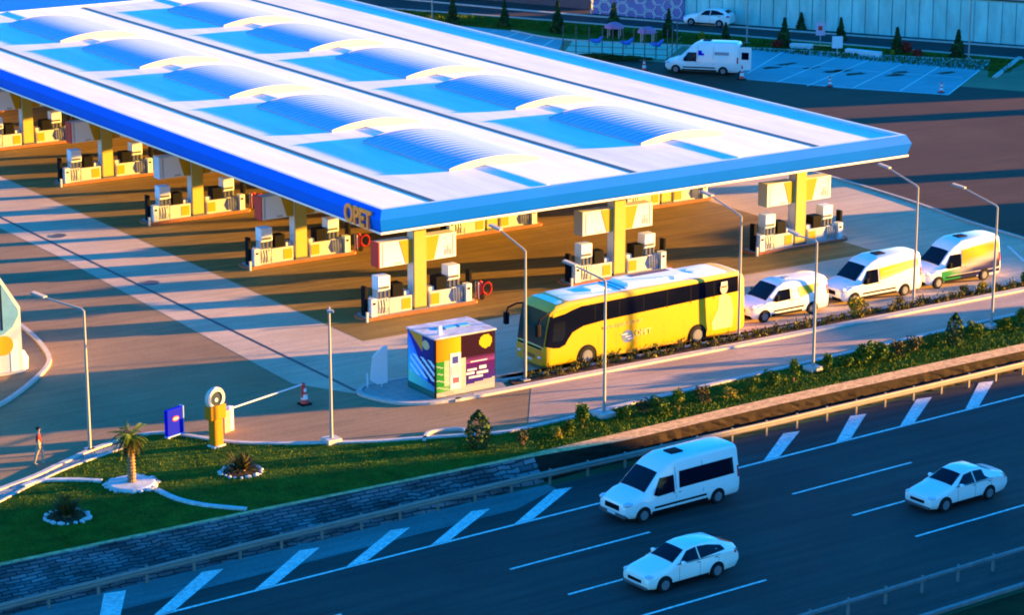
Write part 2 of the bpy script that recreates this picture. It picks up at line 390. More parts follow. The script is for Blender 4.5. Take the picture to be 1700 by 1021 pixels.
def coursed():
    m = bpy.data.materials.new('coursed_stone'); m.use_nodes = True; t = m.node_tree; b = t.nodes['Principled BSDF']; b.inputs['Roughness'].default_value = .9; b.inputs['Specular IOR Level'].default_value = .1
    tc = t.nodes.new('ShaderNodeTexCoord'); sx = t.nodes.new('ShaderNodeSeparateXYZ'); cx = t.nodes.new('ShaderNodeCombineXYZ'); t.links.new(tc.outputs['Object'], sx.inputs[0])
    t.links.new(sx.outputs[0], cx.inputs[0]); t.links.new(sx.outputs[1], cx.inputs[1])
    br = t.nodes.new('ShaderNodeTexBrick'); br.inputs['Scale'].default_value = 1; br.inputs['Brick Width'].default_value = .7; br.inputs['Row Height'].default_value = .2; br.inputs['Mortar Size'].default_value = .03
    br.inputs['Color1'].default_value = (.15, .12, .12, 1); br.inputs['Color2'].default_value = (.05, .045, .05, 1); br.inputs['Mortar'].default_value = (.02, .02, .022, 1); br.inputs['Bias'].default_value = -.1
    t.links.new(cx.outputs[0], br.inputs[0])
    n = t.nodes.new('ShaderNodeTexNoise'); n.inputs['Scale'].default_value = .5; n.inputs['Detail'].default_value = 5; t.links.new(tc.outputs['Object'], n.inputs[0])
    r = t.nodes.new('ShaderNodeMapRange'); t.links.new(n.outputs[0], r.inputs[0]); r.inputs[1].default_value = .35; r.inputs[2].default_value = .65; r.inputs[3].default_value = .45; r.inputs[4].default_value = 1.5
    mx = t.nodes.new('ShaderNodeVectorMath'); mx.operation = 'SCALE'; t.links.new(br.outputs[0], mx.inputs[0]); t.links.new(r.outputs[0], mx.inputs['Scale']); t.links.new(mx.outputs[0], b.inputs['Base Color'])
    return m
for f in bm.faces:
    if f.material_index == 0 and f.calc_center_median().x > -9: f.material_index = 2
o = obj('retaining_wall', bm, coursed()); o.data.materials.append(M['coping']); o.data.materials.append(mat('shaded_ditch_earth', (.022, .014, .010), .95, var=.4, scale=3))  # ditch earth darkened to near black to carry the ditch's shadow
tag(o, 'long low stone retaining wall with pale coping between the lawn and the highway', 'wall')

# off-frame hill and trees to the right are added to shade highway and yard
def ridge(name, P, x0, x1, m='unseen_hill', z=-1):
    bm = bmesh.new(); A = []
    for y, h in P:
        A.append([bm.verts.new(v) for v in ((x0, y, z), (x0 + (x1 - x0) * .25, y, h), (x0 + (x1 - x0) * .7, y, h * .95), (x1, y, z))])
    for a, b in zip(A, A[1:]):
        for k in range(3): bm.faces.new((a[k], a[k + 1], b[k + 1], b[k]))
    bm.faces.new(A[0]); bm.faces.new(A[-1])
    return struct(obj(name, bm, M[m]))
SHADE_HILL = [(-150, 20), (-100, 19), (-70, 18.5), (-60, 18), (-56, 14.5), (-52.8, 10.5), (-51.6, 7.6), (-50, 6.9), (-47, 6.0), (-45.5, 5.5), (-44.6, 1), (-43, -0.9)]
ridge('unseen_hill', SHADE_HILL, 72, 84)  # unseen ridge added; its profile steers shade along highway and lawn
ridge('low_shade_bank', [(-34, -.9), (-33.2, 5.0), (-30.4, 5.0), (-29.6, 3.3), (-22, 3.3), (-20, 4.2), (-8, 4.1), (-6.0, 3.7), (-5.2, -.9)], 62, 68)  # unseen bank added, crest stepped to shade service road and forecourt edge
ridge('far_shade_bank', [(18.0, -.9), (18.6, 7), (22, 10), (45, 10.5), (54, 10), (56, -.9)], 100, 112)  # another unseen bank, added to lay its shadow over the car park

# ------------------------------------------------------------------ canopy
CX0, CX1, CY0, CY1, CZ, CB = -3.75, 32.5, -2.78, 72.5, 6.38, 5.25
can = thing('station_canopy', 'huge white filling station canopy with blue edge, curved skylights and yellow columns', 'canopy', (0, 0, 0))
bm = bmesh.new()
prof = [(CX0, CZ), (0, CZ - .03), (.12, CZ - .05), (7.0, CZ + .10), (13.1, CZ - .03), (13.3, CZ - .05), (20.2, CZ + .10), (26.3, CZ - .03), (26.5, CZ - .05), (CX1, CZ)]
ys = [CY0 + (CY1 - CY0) * k / 60 for k in range(61)]
rows = [[bm.verts.new((x, y, z)) for x, z in prof] for y in ys]
for a, b in zip(rows, rows[1:]):
    for k in range(len(prof) - 1): bm.faces.new((a[k], a[k + 1], b[k + 1], b[k]))
obj('roof_deck', bm, M['roof'], can)
def mk_roof_mat():
    m = M['roof']; t = m.node_tree; b = t.nodes['Principled BSDF']
    tc = t.nodes.new('ShaderNodeTexCoord'); wv = t.nodes.new('ShaderNodeTexWave'); wv.bands_direction = 'Y'; wv.inputs['Scale'].default_value = 1.0; wv.wave_profile = 'SAW'
    t.links.new(tc.outputs['Object'], wv.inputs[0])
    bp = t.nodes.new('ShaderNodeBump'); bp.inputs['Strength'].default_value = .12; bp.inputs['Distance'].default_value = .03
    t.links.new(wv.outputs[1], bp.inputs['Height']); t.links.new(bp.outputs[0], b.inputs['Normal'])
mk_roof_mat()
for gx in (0, 13.2, 26.4):
    obj('roof_gutter', boxes((gx - .16, gx + .16, CY0 + .55, CY1 - .3, CZ - .14, CZ + .0)), M['gutter'], can)
for rx in (7.0, 20.2):
    obj('ridge_cap', boxes((rx - .10, rx + .10, CY0 + .4, CY1 - .3, CZ + .08, CZ + .17)), M['roof'], can)
def vault(x0, y0, wd=6.1, ln=9.5, h=.50):
    bm = bmesh.new(); n = 18; base = CZ - .05
    def arc(k, dz=0):
        t = k / n; return x0 + wd * t, base + .12 + (h + dz) * math.sin(math.pi * (.04 + .92 * t)) ** .8
    ribs = 16; Ys = []
    for k in range(ribs):
        a = y0 + ln * k / ribs; b = y0 + ln * (k + 1) / ribs
        Ys += [(a, .0), (a + .10, .0), (a + .14, -.035), (b - .04, -.035)]
    Ys.append((y0 + ln, 0))
    rows = []
    for y, dz in Ys:
        r = [bm.verts.new((x0, y, base))] + [bm.verts.new((arc(k)[0], y, arc(k, dz)[1])) for k in range(n + 1)] + [bm.verts.new((x0 + wd, y, base))]
        rows.append(r)
    for a, b in zip(rows, rows[1:]):
        for k in range(len(a) - 1): bm.faces.new((a[k], a[k + 1], b[k + 1], b[k]))
    o = obj('skylight', bm, M['vault'], can, smooth=35)
    bm = bmesh.new()
    for yy in (y0 - .06, y0 + ln + .01):
        bm = bmesh.new(); lo = [bm.verts.new((arc(k)[0], yy, base)) for k in range(n + 1)]; up = [bm.verts.new((arc(k)[0], yy, arc(k)[1] + .02)) for k in range(n + 1)]
        lo2 = [bm.verts.new((arc(k)[0], yy + .05, base)) for k in range(n + 1)]; up2 = [bm.verts.new((arc(k)[0], yy + .05, arc(k)[1] + .02)) for k in range(n + 1)]
        for k in range(n):
            bm.faces.new((lo[k], lo[k + 1], up[k + 1], up[k])); bm.faces.new((lo2[k], up2[k], up2[k + 1], lo2[k + 1])); bm.faces.new((up[k], up[k + 1], up2[k + 1], up2[k]))
        obj('end_panel', bm, M['vault_end'], o)
    return o
for gx in (0, 13.2):
    for j in range(5): vault(gx + 4.55, 3.85 + 13.25 * j)
# fascia: two facets meeting in a nose, mitred at the corners
bm = bmesh.new()
sec = [(-.32, CZ - .02), (-.30, CZ + .16), (-.05, CZ + .16), (.20, CZ - .34), (.05, CZ - .95), (-.05, CB), (-.32, CB)]
def frame_pts(o): return [(CX0 - o, CY0 - o), (CX1 + o, CY0 - o), (CX1 + o, CY1 + o), (CX0 - o, CY1 + o)]
rings = [[bm.verts.new((*q, z)) for q in frame_pts(o)] for o, z in sec]
for a, b in zip(rings, rings[1:]):
    for k in range(4): bm.faces.new((a[k], a[(k + 1) % 4], b[(k + 1) % 4], b[k]))
bm.faces.ensure_lookup_table()
for k in range(8): bm.faces[k].material_index = 1
fo = obj('fascia', bm, M['fascia'], can); fo.data.materials.append(mat('parapet_metal', (.42, .50, .56), .5))
bm = bmesh.new(); q = [(.09, CB + .10), (.09, CB - .02), (-.1, CB - .02), (-.1, CB + .10)]
rings = [[bm.verts.new((*p, z)) for p in frame_pts(o)] for o, z in q]
for a, b in zip(rings, rings[1:]):
    for k in range(4): bm.faces.new((a[k], a[(k + 1) % 4], b[(k + 1) % 4], b[k]))
obj('fascia_trim', bm, M['trim'], can)
obj('soffit', boxes((CX0 + .3, CX1 - .3, CY0 + .3, CY1 - .3, CB + .06, CB + .12)), M['soffit'], can)
l = text('OPET', 1.35, M['orange'], can, T((CX0 - .26, CY0 + 2.0, CZ - .58)) @ FACE_W, ext=.05, bold=.05, sx=.85)
ROWN = ['nearest', 'second', 'third', 'fourth', 'fifth', 'farthest']; COLN = ['left', 'middle', 'right']
A = 13.22; B = 13.27
def make_col(x, y):
    bm = boxes((x - .36, x + .38, y - .45, y + .30, .15, CB + .06)); o = obj('column', bm, M['col_y'], can)
    obj('side_cladding', boxes((x - .39, x - .362, y - .36, y + .22, .15, CB)), M['col_w'], o)
    obj('column_base', boxes((x - .42, x + .44, y - .5, y + .34, .15, .26)), M['darkgrey'], o)
for i in range(3):
    for j in range(6): make_col(i * A, j * B)

# sign boxes round the columns
def sign_box(x, y, end, label):
    t = thing('light_box_sign', label, 'sign', (x, y, 2.72), group='light box signs on the canopy columns')
    for a_, b_ in ((-2.45, -.42), (.44, 2.35)): obj('sign_casing', boxes((a_, b_, -.33, .45, 0, 1.36), bev=.02), M['signwhite'], t)
    obj('end_cap', boxes((-2.53, -2.46, -.36, .48, -.02, 1.38), bev=.01), M[end], t)
    # yellow wedge each side of the column, white faces outside
    for pts in ([(-1.25, 1.34), (-.42, 1.34), (-.42, .03), (-.85, .03)], [(.44, 1.34), (1.3, 1.34), (.95, .03), (.44, .03)]):
        bm = bmesh.new(); vs = [bm.verts.new((a, -.345, b)) for a, b in pts]; v2 = [bm.verts.new((a, -.33, b)) for a, b in pts]
        bm.faces.new(vs)
        for k in range(4): bm.faces.new((vs[k], vs[(k + 1) % 4], v2[(k + 1) % 4], v2[k]))
        obj('yellow_band', bm, M['sign_y'], t)
    for a, b, c, d in ((-2.3, .06, -2.24, 1.3), (1.62, .16, 1.72, .5), (1.78, .2, 1.9, .62), (1.96, .14, 2.06, .5), (2.14, .1, 2.2, 1.3), (1.6, .62, 2.05, .68), (-1.5, .08, -1.1, .16)):
        obj('sign_marking', boxes((a, c, -.343, -.331, b, d)), M['grey'], t)
    return t
ends = {(0, 0): ('red', 'red-ended white and yellow sign box on the column at the near corner of the canopy'),
        (0, 1): ('red', 'red-ended sign box on the second column from the near corner, left row'),
        (0, 2): ('white', 'white-ended sign box on the third column from the near corner, left row'),
        (0, 3): ('red', 'red-ended sign box on the fourth column from the near corner, left row'),
        (0, 4): ('red', 'red-ended sign box on the fifth column of the left row, cut by the photo edge'),
        (1, 0): ('grey', 'grey-ended white and yellow sign box on the column behind the yellow coach'),
        (2, 0): ('cream', 'cream-ended white and yellow sign box on the column nearest the right canopy corner')}
for (i, j), (e, lb) in ends.items(): sign_box(i * A, j * B, e, lb)

# pump islands and pumps
isl = thing('pump_island', 'x', 'pump island', (0, 0, 0), group='pump islands under the canopy')
bm = bmesh.new(); pts = []
for k in range(9): a = math.pi / 2 + math.pi * k / 8; pts.append((-3.35 + .62 * math.cos(a) * .55, .78 * math.sin(a)))
for k in range(9): a = -math.pi / 2 + math.pi * k / 8; pts.append((3.35 + .62 * math.cos(a) * .55, .78 * math.sin(a)))
prism(bm, pts, 0, .15); obj('island_kerb', bm, mat('island_red_brown', (.30, .10, .05), .7, var=.2, scale=3), isl)
bm = bmesh.new(); prism(bm, [(p[0] * .96, p[1] * .86) for p in pts], .14, .158); obj('island_top', bm, M['paver'], isl)
pst = boxes((-3.62, -3.5, -.9, -.78, 0, .55)); obj('corner_post', pst, M['cream'], isl)
pump = thing('fuel_pump', 'x', 'fuel pump', (0, 0, .158), group='fuel pumps on the islands')
obj('cabinet', boxes((-1.38, .05, -.46, .46, 0, .84), bev=.03), M['cream'], pump)
c = obj('nozzle_cabinet', boxes((.055, .78, -.44, .44, 0, .88)), M['cream'], pump)
for k in range(4):
    bm = bmesh.new(); tube(bm, [(.15 + .17 * k, -.47, .84), (.13 + .17 * k, -.53, .45), (.17 + .17 * k, -.48, .08)], .032, 5); obj('hose', bm, M['grey'], c)
h = obj('head', boxes((-.10, .64, -.34, .34, 1.30, 2.08), bev=.03), M['signwhite'], pump)
obj('display', boxes((-.04, .58, -.352, -.341, 1.38, 1.52)), M['darkgrey'], h)
obj('head_support', boxes((-.12, .64, -.28, .28, .881, 1.30)), M['cream'], pump)
for k in range(3): obj('nozzle', boxes((-.06 + .26 * k, .05 + .26 * k, -.38, -.282, .9, 1.26)), M['darkgrey'], pump)
obj('screen', boxes((-.90, -.22, -.38, .30, .85, 1.56), bev=.03), M['black'], pump)
obj('card_reader', boxes((-1.33, -.98, -.3, .3, .84, 1.06), bev=.02), M['white'], pump)
e = obj('end_box', boxes((.88, 1.24, -.62, -.2, 0, .98), bev=.02), M['white'], pump)
obj('slot', boxes((.97, 1.14, -.632, -.62, .66, .78)), M['black'], e)
obj('mast', boxes((1.28, 1.46, -.3, .1, 0, 1.62), bev=.02), M['black'], pump)
obj('yellow_graphic', boxes((-1.30, -.75, -.472, -.461, .12, .72)), M['sign_y'], pump)
ext = thing('wheeled_extinguisher', 'x', 'fire extinguisher', (0, 0, 0), group='red wheeled fire extinguishers beside the islands')
bm = bmesh.new(); lathe(bm, [(.01, .12), (.17, .14), (.19, .25), (.19, .85), (.12, 1.0), (.04, 1.06), (.01, 1.08)], 12); obj('tank', bm, M['red'], ext, smooth=40)
bm = bmesh.new(); tube(bm, [(.30 + .28 * math.cos(a), -.22, .62 + .34 * math.sin(a)) for a in [2 * math.pi * k / 14 for k in range(15)]], .06, 6, cap=False); obj('hose_coil', bm, mat('hose_dark_red', (.22, .015, .015), .6, spec=.05), ext, smooth=60)
for s in (-.2, .2): bm = bmesh.new(); lathe(bm, [(.02, s - .03), (.15, s - .03), (.15, s + .03), (.02, s + .03)], 12, (.0, 0, .15), 'Y'); obj('wheel', bm, M['black'], ext)
bm = bmesh.new(); tube(bm, [(-.18, -.15, .1), (-.2, -.15, 1.0), (-.2, .15, 1.0), (-.18, .15, .1)], .025, 6); obj('handle', bm, M['trim'], ext)
first_i = first_p = first_e = True
for i in range(3):
    for j in range(6):
        wn = f'{ROWN[j]} island of the {COLN[i]} row'
        if first_i: o = isl; o.location = (0, 0, 0); first_i = False
        else: o = dup(isl, (i * A, j * B, 0))
        o['label'] = f'long low pump island with red-brown kerb under the canopy, {ROWN[j]} of the {COLN[i]} row'
        for s, nm in ((1, 'right'), (-1, 'left')):
            lb = f'cream pump at the {nm} end of the {ROWN[j]} island, {COLN[i]} row'
            loc = (i * A + s * 1.93, j * B, .158)
            if first_p: pump.location = loc; pump['label'] = lb; first_p = False
            else:
                q_ = dup(pump, loc, 0, lb)
                if s < 0: q_.scale = (-1, 1, 1)
        if i == 0 or j == 0:
            lb = f'red wheeled extinguisher right of the {ROWN[j]} island, {COLN[i]} row'
            loc = (i * A + 4.05, j * B - .1, 0)
            if (i, j) in ((1, 0), (2, 0)): continue
            if first_e: ext.location = loc; ext['label'] = lb; first_e = False
            else: dup(ext, loc, 0, lb)
# the left pumps are turned round so their end box faces the back; mirror it to the near side

# ------------------------------------------------------------------ vehicles
class Body:
    "loft of cross-sections along x (nose at 0, tail at +L)"
    def __init__(s, st): s.st = sorted(st, key=lambda a: a['x'])
    def lerp(s, x):
        st = s.st; x = max(st[0]['x'], min(st[-1]['x'], x))
        for a, b in zip(st, st[1:]):
            if a['x'] <= x <= b['x']:
                t = (x - a['x']) / max(1e-6, b['x'] - a['x']); return {k: a[k] + (b[k] - a[k]) * t for k in a}
    def sec(s, d):
        r = d['r']; zt, zb = d['zt'], d['zb']; zbelt = min(d['zbelt'], zt - r - .02)
        wb, wt = d['wb'], d['wt']
        if zbelt >= d['zbelt'] - 1e-6: wtop = wt
        else: wtop = wt
        zm = zb + (zbelt - zb) * .45
        return [(0, zb), (wb * .9, zb), (wb * .975, zb + .10), (wb, zm), (wb * .985, zbelt - .0), (wtop, zt - r), (wtop - .12 * r, zt - .62 * r), (wtop - .42 * r, zt - .22 * r), (wtop - r, zt), (wtop * .5, zt + d['c']), (0, zt + d['c'] * 1.25)]
    def mesh(s, name, m, parent):
        bm = bmesh.new(); rows = []
        for d in s.st:
            p = s.sec(d); rows.append([bm.verts.new((d['x'], y, z)) for y, z in p] + [bm.verts.new((d['x'], -y, z)) for y, z in p[-2:0:-1]])
        for a, b in zip(rows, rows[1:]):
            for k in range(len(a)): bm.faces.new((a[k], a[(k + 1) % len(a)], b[(k + 1) % len(a)], b[k]))
        bm.faces.new(rows[0]); bm.faces.new(rows[-1])
        return obj(name, bm, m, parent, smooth=32)
    def side_y(s, x, z):
        p = s.sec(s.lerp(x))[2:9]
        for (y0, z0), (y1, z1) in zip(p, p[1:]):
            if z0 <= z <= z1: return y0 + (y1 - y0) * (z - z0) / max(1e-6, z1 - z0)
        return p[0][0] if z < p[0][1] else p[-1][0]
    def top_z(s, x, y):
        y = abs(y); p = s.sec(s.lerp(x))[5:]
        for (y0, z0), (y1, z1) in zip(p, p[1:]):
            if y1 <= y <= y0: return z0 + (z1 - z0) * (y0 - y) / max(1e-6, y0 - y1)
        return p[0][1]
    def half(s, x): return s.lerp(x)['wt']
    def side(s, name, poly, m, parent, off=.012, sides=(-1, 1), colfn=None, step=.25, joint=False):
        outs = []; bmj = None
        for sd_ in sides:
            bm = bmesh.new(); f = bm.faces.new([bm.verts.new((x, 0, z)) for x, z in poly])
            xs = [p[0] for p in poly]; zs = [p[1] for p in poly]
            cuts = [min(xs) + step * k for k in range(1, int((max(xs) - min(xs)) / step) + 1)] + [d['x'] for d in s.st]
            for cx in cuts:
                if min(xs) < cx < max(xs): bmesh.ops.bisect_plane(bm, geom=bm.verts[:] + bm.edges[:] + bm.faces[:], plane_co=(cx, 0, 0), plane_no=(1, 0, 0))
            zc = [min(zs) + (max(zs) - min(zs)) * k / (8 if colfn else 4) for k in range(1, 8 if colfn else 4)]
            for cz in zc: bmesh.ops.bisect_plane(bm, geom=bm.verts[:] + bm.edges[:] + bm.faces[:], plane_co=(0, 0, cz), plane_no=(0, 0, 1))
            bmesh.ops.triangulate(bm, faces=[f for f in bm.faces if len(f.verts) > 4])
            if colfn:
                lay = bm.loops.layers.float_color.new('print')
                for f in bm.faces:
                    for lp in f.loops: lp[lay] = (*colfn(lp.vert.co.x, lp.vert.co.z), 1)
            for v in bm.verts: v.co.y = sd_ * (s.side_y(v.co.x, v.co.z) + off)
            bm.normal_update()
            for f in bm.faces:
                if f.normal.y * sd_ < 0: f.normal_flip()
            me = bpy.data.meshes.new(name); bm.to_mesh(me); bm.free()
            o = obj(name, me, m, parent); outs.append(o)
        return outs
    def top(s, name, x0, x1, w0, w1, m, parent, off=.012, nx=6, ny=10):
        bm = bmesh.new(); rows = []
        for i in range(nx + 1):
            x = x0 + (x1 - x0) * i / nx; w_ = w0 + (w1 - w0) * i / nx; r = []
            for j in range(ny + 1):
                y = w_ * (2 * j / ny - 1); z = s.top_z(x, y); e = .02
                nx_ = (s.top_z(x + e, y) - s.top_z(x - e, y)) / (2 * e); n = Vector((-nx_, 0, 1)).normalized()
                r.append(bm.verts.new(Vector((x, y, z)) + n * off))
            rows.append(r)
        for a, b in zip(rows, rows[1:]):
            for k in range(ny): bm.faces.new((a[k], a[k + 1], b[k + 1], b[k]))
        bm.normal_update()
        for f in bm.faces:
            if f.normal.z < 0: f.normal_flip()
        me = bpy.data.meshes.new(name); bm.to_mesh(me); bm.free(); return obj(name, me, m, parent, smooth=30)
def wheel_me(r, wd):
    bm = bmesh.new(); lathe(bm, [(r * .55, -wd / 2), (r * .93, -wd / 2), (r, -wd / 2 + .03), (r, wd / 2 - .03), (r * .93, wd / 2), (r * .55, wd / 2)], 24, axis='Y')
    me = bpy.data.meshes.new('wheel'); bmesh.ops.recalc_face_normals(bm, faces=bm.faces); bm.to_mesh(me); bm.free(); me.materials.append(M['tyre'])
    bm = bmesh.new()
    lathe(bm, [(r * .62, -.02), (r * .62, .01), (r * .52, .02), (r * .5, -.03), (.02, -.03)], 20, (0, -wd / 2, 0), 'Y')
    lathe(bm, [(r * .62, -.01), (r * .62, .02), (r * .52, .03), (r * .5, .03), (.02, .03)], 20, (0, wd / 2 - .02, 0), 'Y')
    for k in range(5):
        a = 2 * math.pi * k / 5
        box(bm, -.045 * r / .33, .045 * r / .33, -wd / 2 - .015, -wd / 2 + .01, .03, r * .54, rot=Matrix.Rotation(a, 4, 'Y'))
    lathe(bm, [(.0, -.035), (r * .17, -.03), (r * .17, .0)], 12, (0, -wd / 2, 0), 'Y')
    rm = bpy.data.meshes.new('rim'); bmesh.ops.recalc_face_normals(bm, faces=bm.faces); bm.to_mesh(rm); bm.free(); rm.materials.append(M['rim'])
    return me, rm
def add_wheels(root, body, xs, r, wd, W, arch=True):
    me, rm = wheel_me(r, wd)
    for x in xs:
        for s in (-1, 1):
            o = bpy.data.objects.new('wheel', me); col.objects.link(o); o.parent = root; o.location = (x, s * (W - wd / 2 + .02), r)
            if s > 0: o.rotation_euler = (0, 0, math.pi)
            q = bpy.data.objects.new('rim', rm); col.objects.link(q); q.parent = o
        if arch:
            n = 14; R2 = r * 1.22; pts = [(x + R2 * math.cos(math.pi * k / n), r * .95 + R2 * math.sin(math.pi * k / n)) for k in range(n + 1)]
            zb = body.lerp(x)['zb'] + .02
            pts = [(pts[0][0], zb)] + pts + [(pts[-1][0], zb)]
            body.side('wheel_arch', pts, M['black'], root, off=.008)
def mirrors(root, x, y, z, m, hgt=.26, armd=.12):
    for s in (-1, 1):
        bm = bmesh.new(); box(bm, x - .06, x + .08, min(s * (y + .04), s * (y + .24)), max(s * (y + .04), s * (y + .24)), z, z + hgt, bev=.03); box(bm, x - .02, x + .02, min(s * (y - .1), s * (y + .08)), max(s * (y - .1), s * (y + .08)), z + .02, z + .07)
        obj('door_mirror', bm, m, root)
def ell(name, c, r, m, root, n=12):
    bm = bmesh.new(); bmesh.ops.create_icosphere(bm, subdivisions=2, radius=1, matrix=Matrix.Translation(c) @ Matrix.Diagonal((*r, 1))); return obj(name, bm, m, root, smooth=80)

def St(x, zb, zt, zbelt, wb, wt, r=.12, c=.02): return dict(x=x, zb=zb, zt=zt, zbelt=zbelt, wb=wb, wt=wt, r=r, c=c)
def make_van(name, label, cat, L, H, paint='vanw', passenger=False, loc=(0, 0, 0), rz=0, group=None, livery=None):
    t = thing(name, label, cat, loc, rz, group); W = .99 if L < 5.3 else 1.02; hb = 1.08
    ws0, ws1 = (1.05, 1.95) if L < 5.3 else (1.05, 1.90)
    zc = 1.12 if L < 5.3 else 1.22
    zw = min(H - .12, 1.85) if H < 2.2 else 2.02
    st = [St(0, .42, .80, .7, .80, .72, .10), St(.06, .32, .90, .75, .88, .80, .12), St(.28, .26, 1.0, .8, .96, .86, .14), St(.7, .24, zc - .05, .95, W, .90, .12), St(ws0, .24, zc, 1.05, W, .90, .08),
          St(ws1, .24, zw, hb, W, .80, .10), St(ws1 + .35, .24, (zw + H) / 2 + .03 if H > 2.2 else H - .03, hb, W, .80, .14), St(ws1 + .9, .24, H - .02, hb, W, .82, .16), St(L - .5, .24, H, hb, W, .82, .16), St(L - .08, .26, H - .05, hb, W * .99, .80, .16), St(L, .32, H - .16, hb, W * .95, .75, .14)]
    b = Body(st); b.mesh('body', M[paint], t)
    b.top('windscreen', ws0 + .04, ws1 - .04, .82, .72, M['glass'], t)
    zt_ = 1.62 if H < 2.2 else 1.78
    b.side('front_window', [(ws0 + .42, hb + .02), (ws1 - .02, zt_ - .02), (ws1 + .72, zt_), (ws1 + .72, hb - .03), (ws0 + .65, hb - .06)], M['glass'], t)
    if passenger:
        b.side('side_window', [(ws1 + .98, hb + .08), (ws1 + 1.02, zt_ + .10), (L - .35, zt_ + .14), (L - .32, hb + .12)], M['glass'], t)
    b.side('sill_trim', [(1.4, .27), (1.4, .40), (L - 1.8, .40), (L - 1.8, .27)], M['black'], t, off=.01)
    b.side('side_moulding', [(ws1 - .4, .50), (ws1 - .4, .60), (L - 1.7 if L < 5.3 else L - 1.9, .62), (L - 1.7 if L < 5.3 else L - 1.9, .52)], M['black'], t, off=.015)
    obj('grille', boxes((-.015, .05, -.48, .48, .56, .80), bev=.02), M['black'], t)
    obj('bumper', boxes((-.04, .25, -.86, .86, .28, .46), bev=.05), M['black'] if not passenger else M['darkgrey'], t)
    for s in (-1, 1):
        o = ell('headlight', (.22, s * .80, .88), (.26, .16, .11), M['lamp_glass'], t)
    b.side('tail_light', [(L - .14, 1.0), (L - .14, 1.5), (L - .02, 1.5), (L - .02, 1.0)], M['tail'], t)
    obj('rear_window', boxes((L - .002, L + .006, -.6, .6, 1.25, 1.7)), M['glass'], t)
    obj('number_plate', boxes((-.05, -.036, -.26, .26, .36, .46)), M['white'], t)
    for xs_ in (ws1 + .62, ws1 + .92): b.side('door_handle', [(xs_, .98), (xs_ + .14, .98), (xs_ + .14, 1.02), (xs_, 1.02)], M['darkgrey'], t, off=.02)
    # door seams
    for xs_ in (ws1 + .80, L - 2.1):
        b.side('door_seam', [(xs_, .38), (xs_ + .025, .38), (xs_ + .025, H - .35), (xs_, H - .35)], M['darkgrey'], t, off=.004)
    add_wheels(t, b, (.92, L - 1.12 if L < 5.3 else L - 1.25), .33, .22, W)
    mirrors(t, ws0 + .62, W - .06, 1.10, M['black'], .30)
    if H > 2.2: obj('roof_vent', boxes((ws1 + 1.1, ws1 + 1.75, -.28, .28, H + .0, H + .07), bev=.02), M['black'], t)
    else: obj('roof_vent', boxes((ws1 + .9, ws1 + 1.3, -.2, .2, H + .0, H + .04), bev=.01), M['grey'], t)
    if livery: livery(b, t, L, H)
    return t, b
def mixc(a, b, t): t = max(0, min(1, t)); return tuple(a[i] + (b[i] - a[i]) * t for i in range(3))
WH = (.76, .77, .78); YE = (.80, .72, .04); OR = (.80, .45, .03); GR = (.02, .40, .10); NV = (.02, .02, .20); PK = (.7, .6, .4)
def liv1(b, t, L, H):
    b.side('livery', [(3.3, 1.05), (3.2, 1.62), (4.7, 1.66), (4.4, 1.28)], M['lprint'], t, off=.006, colfn=lambda x, z: mixc(YE, WH, (abs(x - 3.95) / .85) ** 2 * .9 + (abs(z - 1.4) / .5) ** 2 * .5), step=.08)
    b.side('lettering', [(2.35, 1.40), (2.35, 1.48), (3.0, 1.50), (3.0, 1.42)], M['grey'], t, off=.006)
    b.side('lettering', [(2.2, 1.10), (2.2, 1.17), (2.85, 1.19), (2.85, 1.12)], M['grey'], t, off=.006)
def liv2(b, t, L, H):
    b.side('livery', [(2.75, 1.12), (2.7, 1.78), (L - .2, 2.0), (L - .2, 1.6)], M['lprint'], t, off=.006, colfn=lambda x, z: mixc(mixc(YE, (.8, .74, .35), (x - 3.4) / 2), WH, (1.55 - z + (x - 4) * .12) * 2.6), step=.1)
    b.side('lettering', [(3.0, 1.50), (3.0, 1.60), (4.9, 1.78), (4.9, 1.68)], mat('livery_olive', (.55, .50, .10), .4), t, off=.012)
def liv3(b, t, L, H):
    def f(x, z):
        s_ = (z - .4) - (x - 1.6) * .18
        base = mixc(OR, YE, .5 + .5 * math.sin(x * 2.2 + z * 3))
        c = mixc(NV, (.75, .68, .60), (s_ - .05) * 4) if s_ < .45 else mixc((.75, .68, .60), base, (s_ - .45) * 5)
        if x < 2.6: c = mixc(GR, c, (x - 1.5) * .9 + (z - .9) * 2.2)
        if z > 2.05 + (4 - x) * .02: c = mixc(c, WH, (z - 2.05) * 6)
        return c
    b.side('livery', [(1.15, .34), (1.15, .92), (2.5, 1.0), (2.66, 1.1), (2.68, 1.95), (L - .3, 2.22), (L - .1, 2.1), (L - .06, .4)], M['lprint'], t, off=.004, colfn=f, step=.1)

G1 = 'white delivery vans parked in a row behind the coach'
make_van('delivery_van', 'low white delivery van with yellow patch parked right behind the yellow coach', 'van', 4.97 + .4, 1.98, loc=(13.1, -11.5, 0), rz=R(-.5), group=G1, livery=liv1) if False else make_van('delivery_van', 'low white delivery van with small yellow patch parked just behind the yellow coach', 'van', 5.29, 1.98, loc=(13.15, -11.5, 0), rz=R(-.5), group=G1, livery=liv1)
make_van('delivery_van', 'high roof white van with long yellow stripe, second of the three parked vans', 'van', 5.75, 2.36, loc=(19.55, -11.3, 0), rz=R(-.8), group=G1, livery=liv2)
make_van('delivery_van', 'high roof van with yellow, green and navy swoosh wrap, last of the three parked vans', 'van', 5.6, 2.5, loc=(25.75, -11.2, 0), rz=R(-.8), group=G1, livery=liv3)
make_van('minibus', 'white passenger minibus with dark side windows driving on the highway', 'minibus', 6.3, 2.45, passenger=True, loc=(-9.35, -31.3, HZ), rz=R(3))
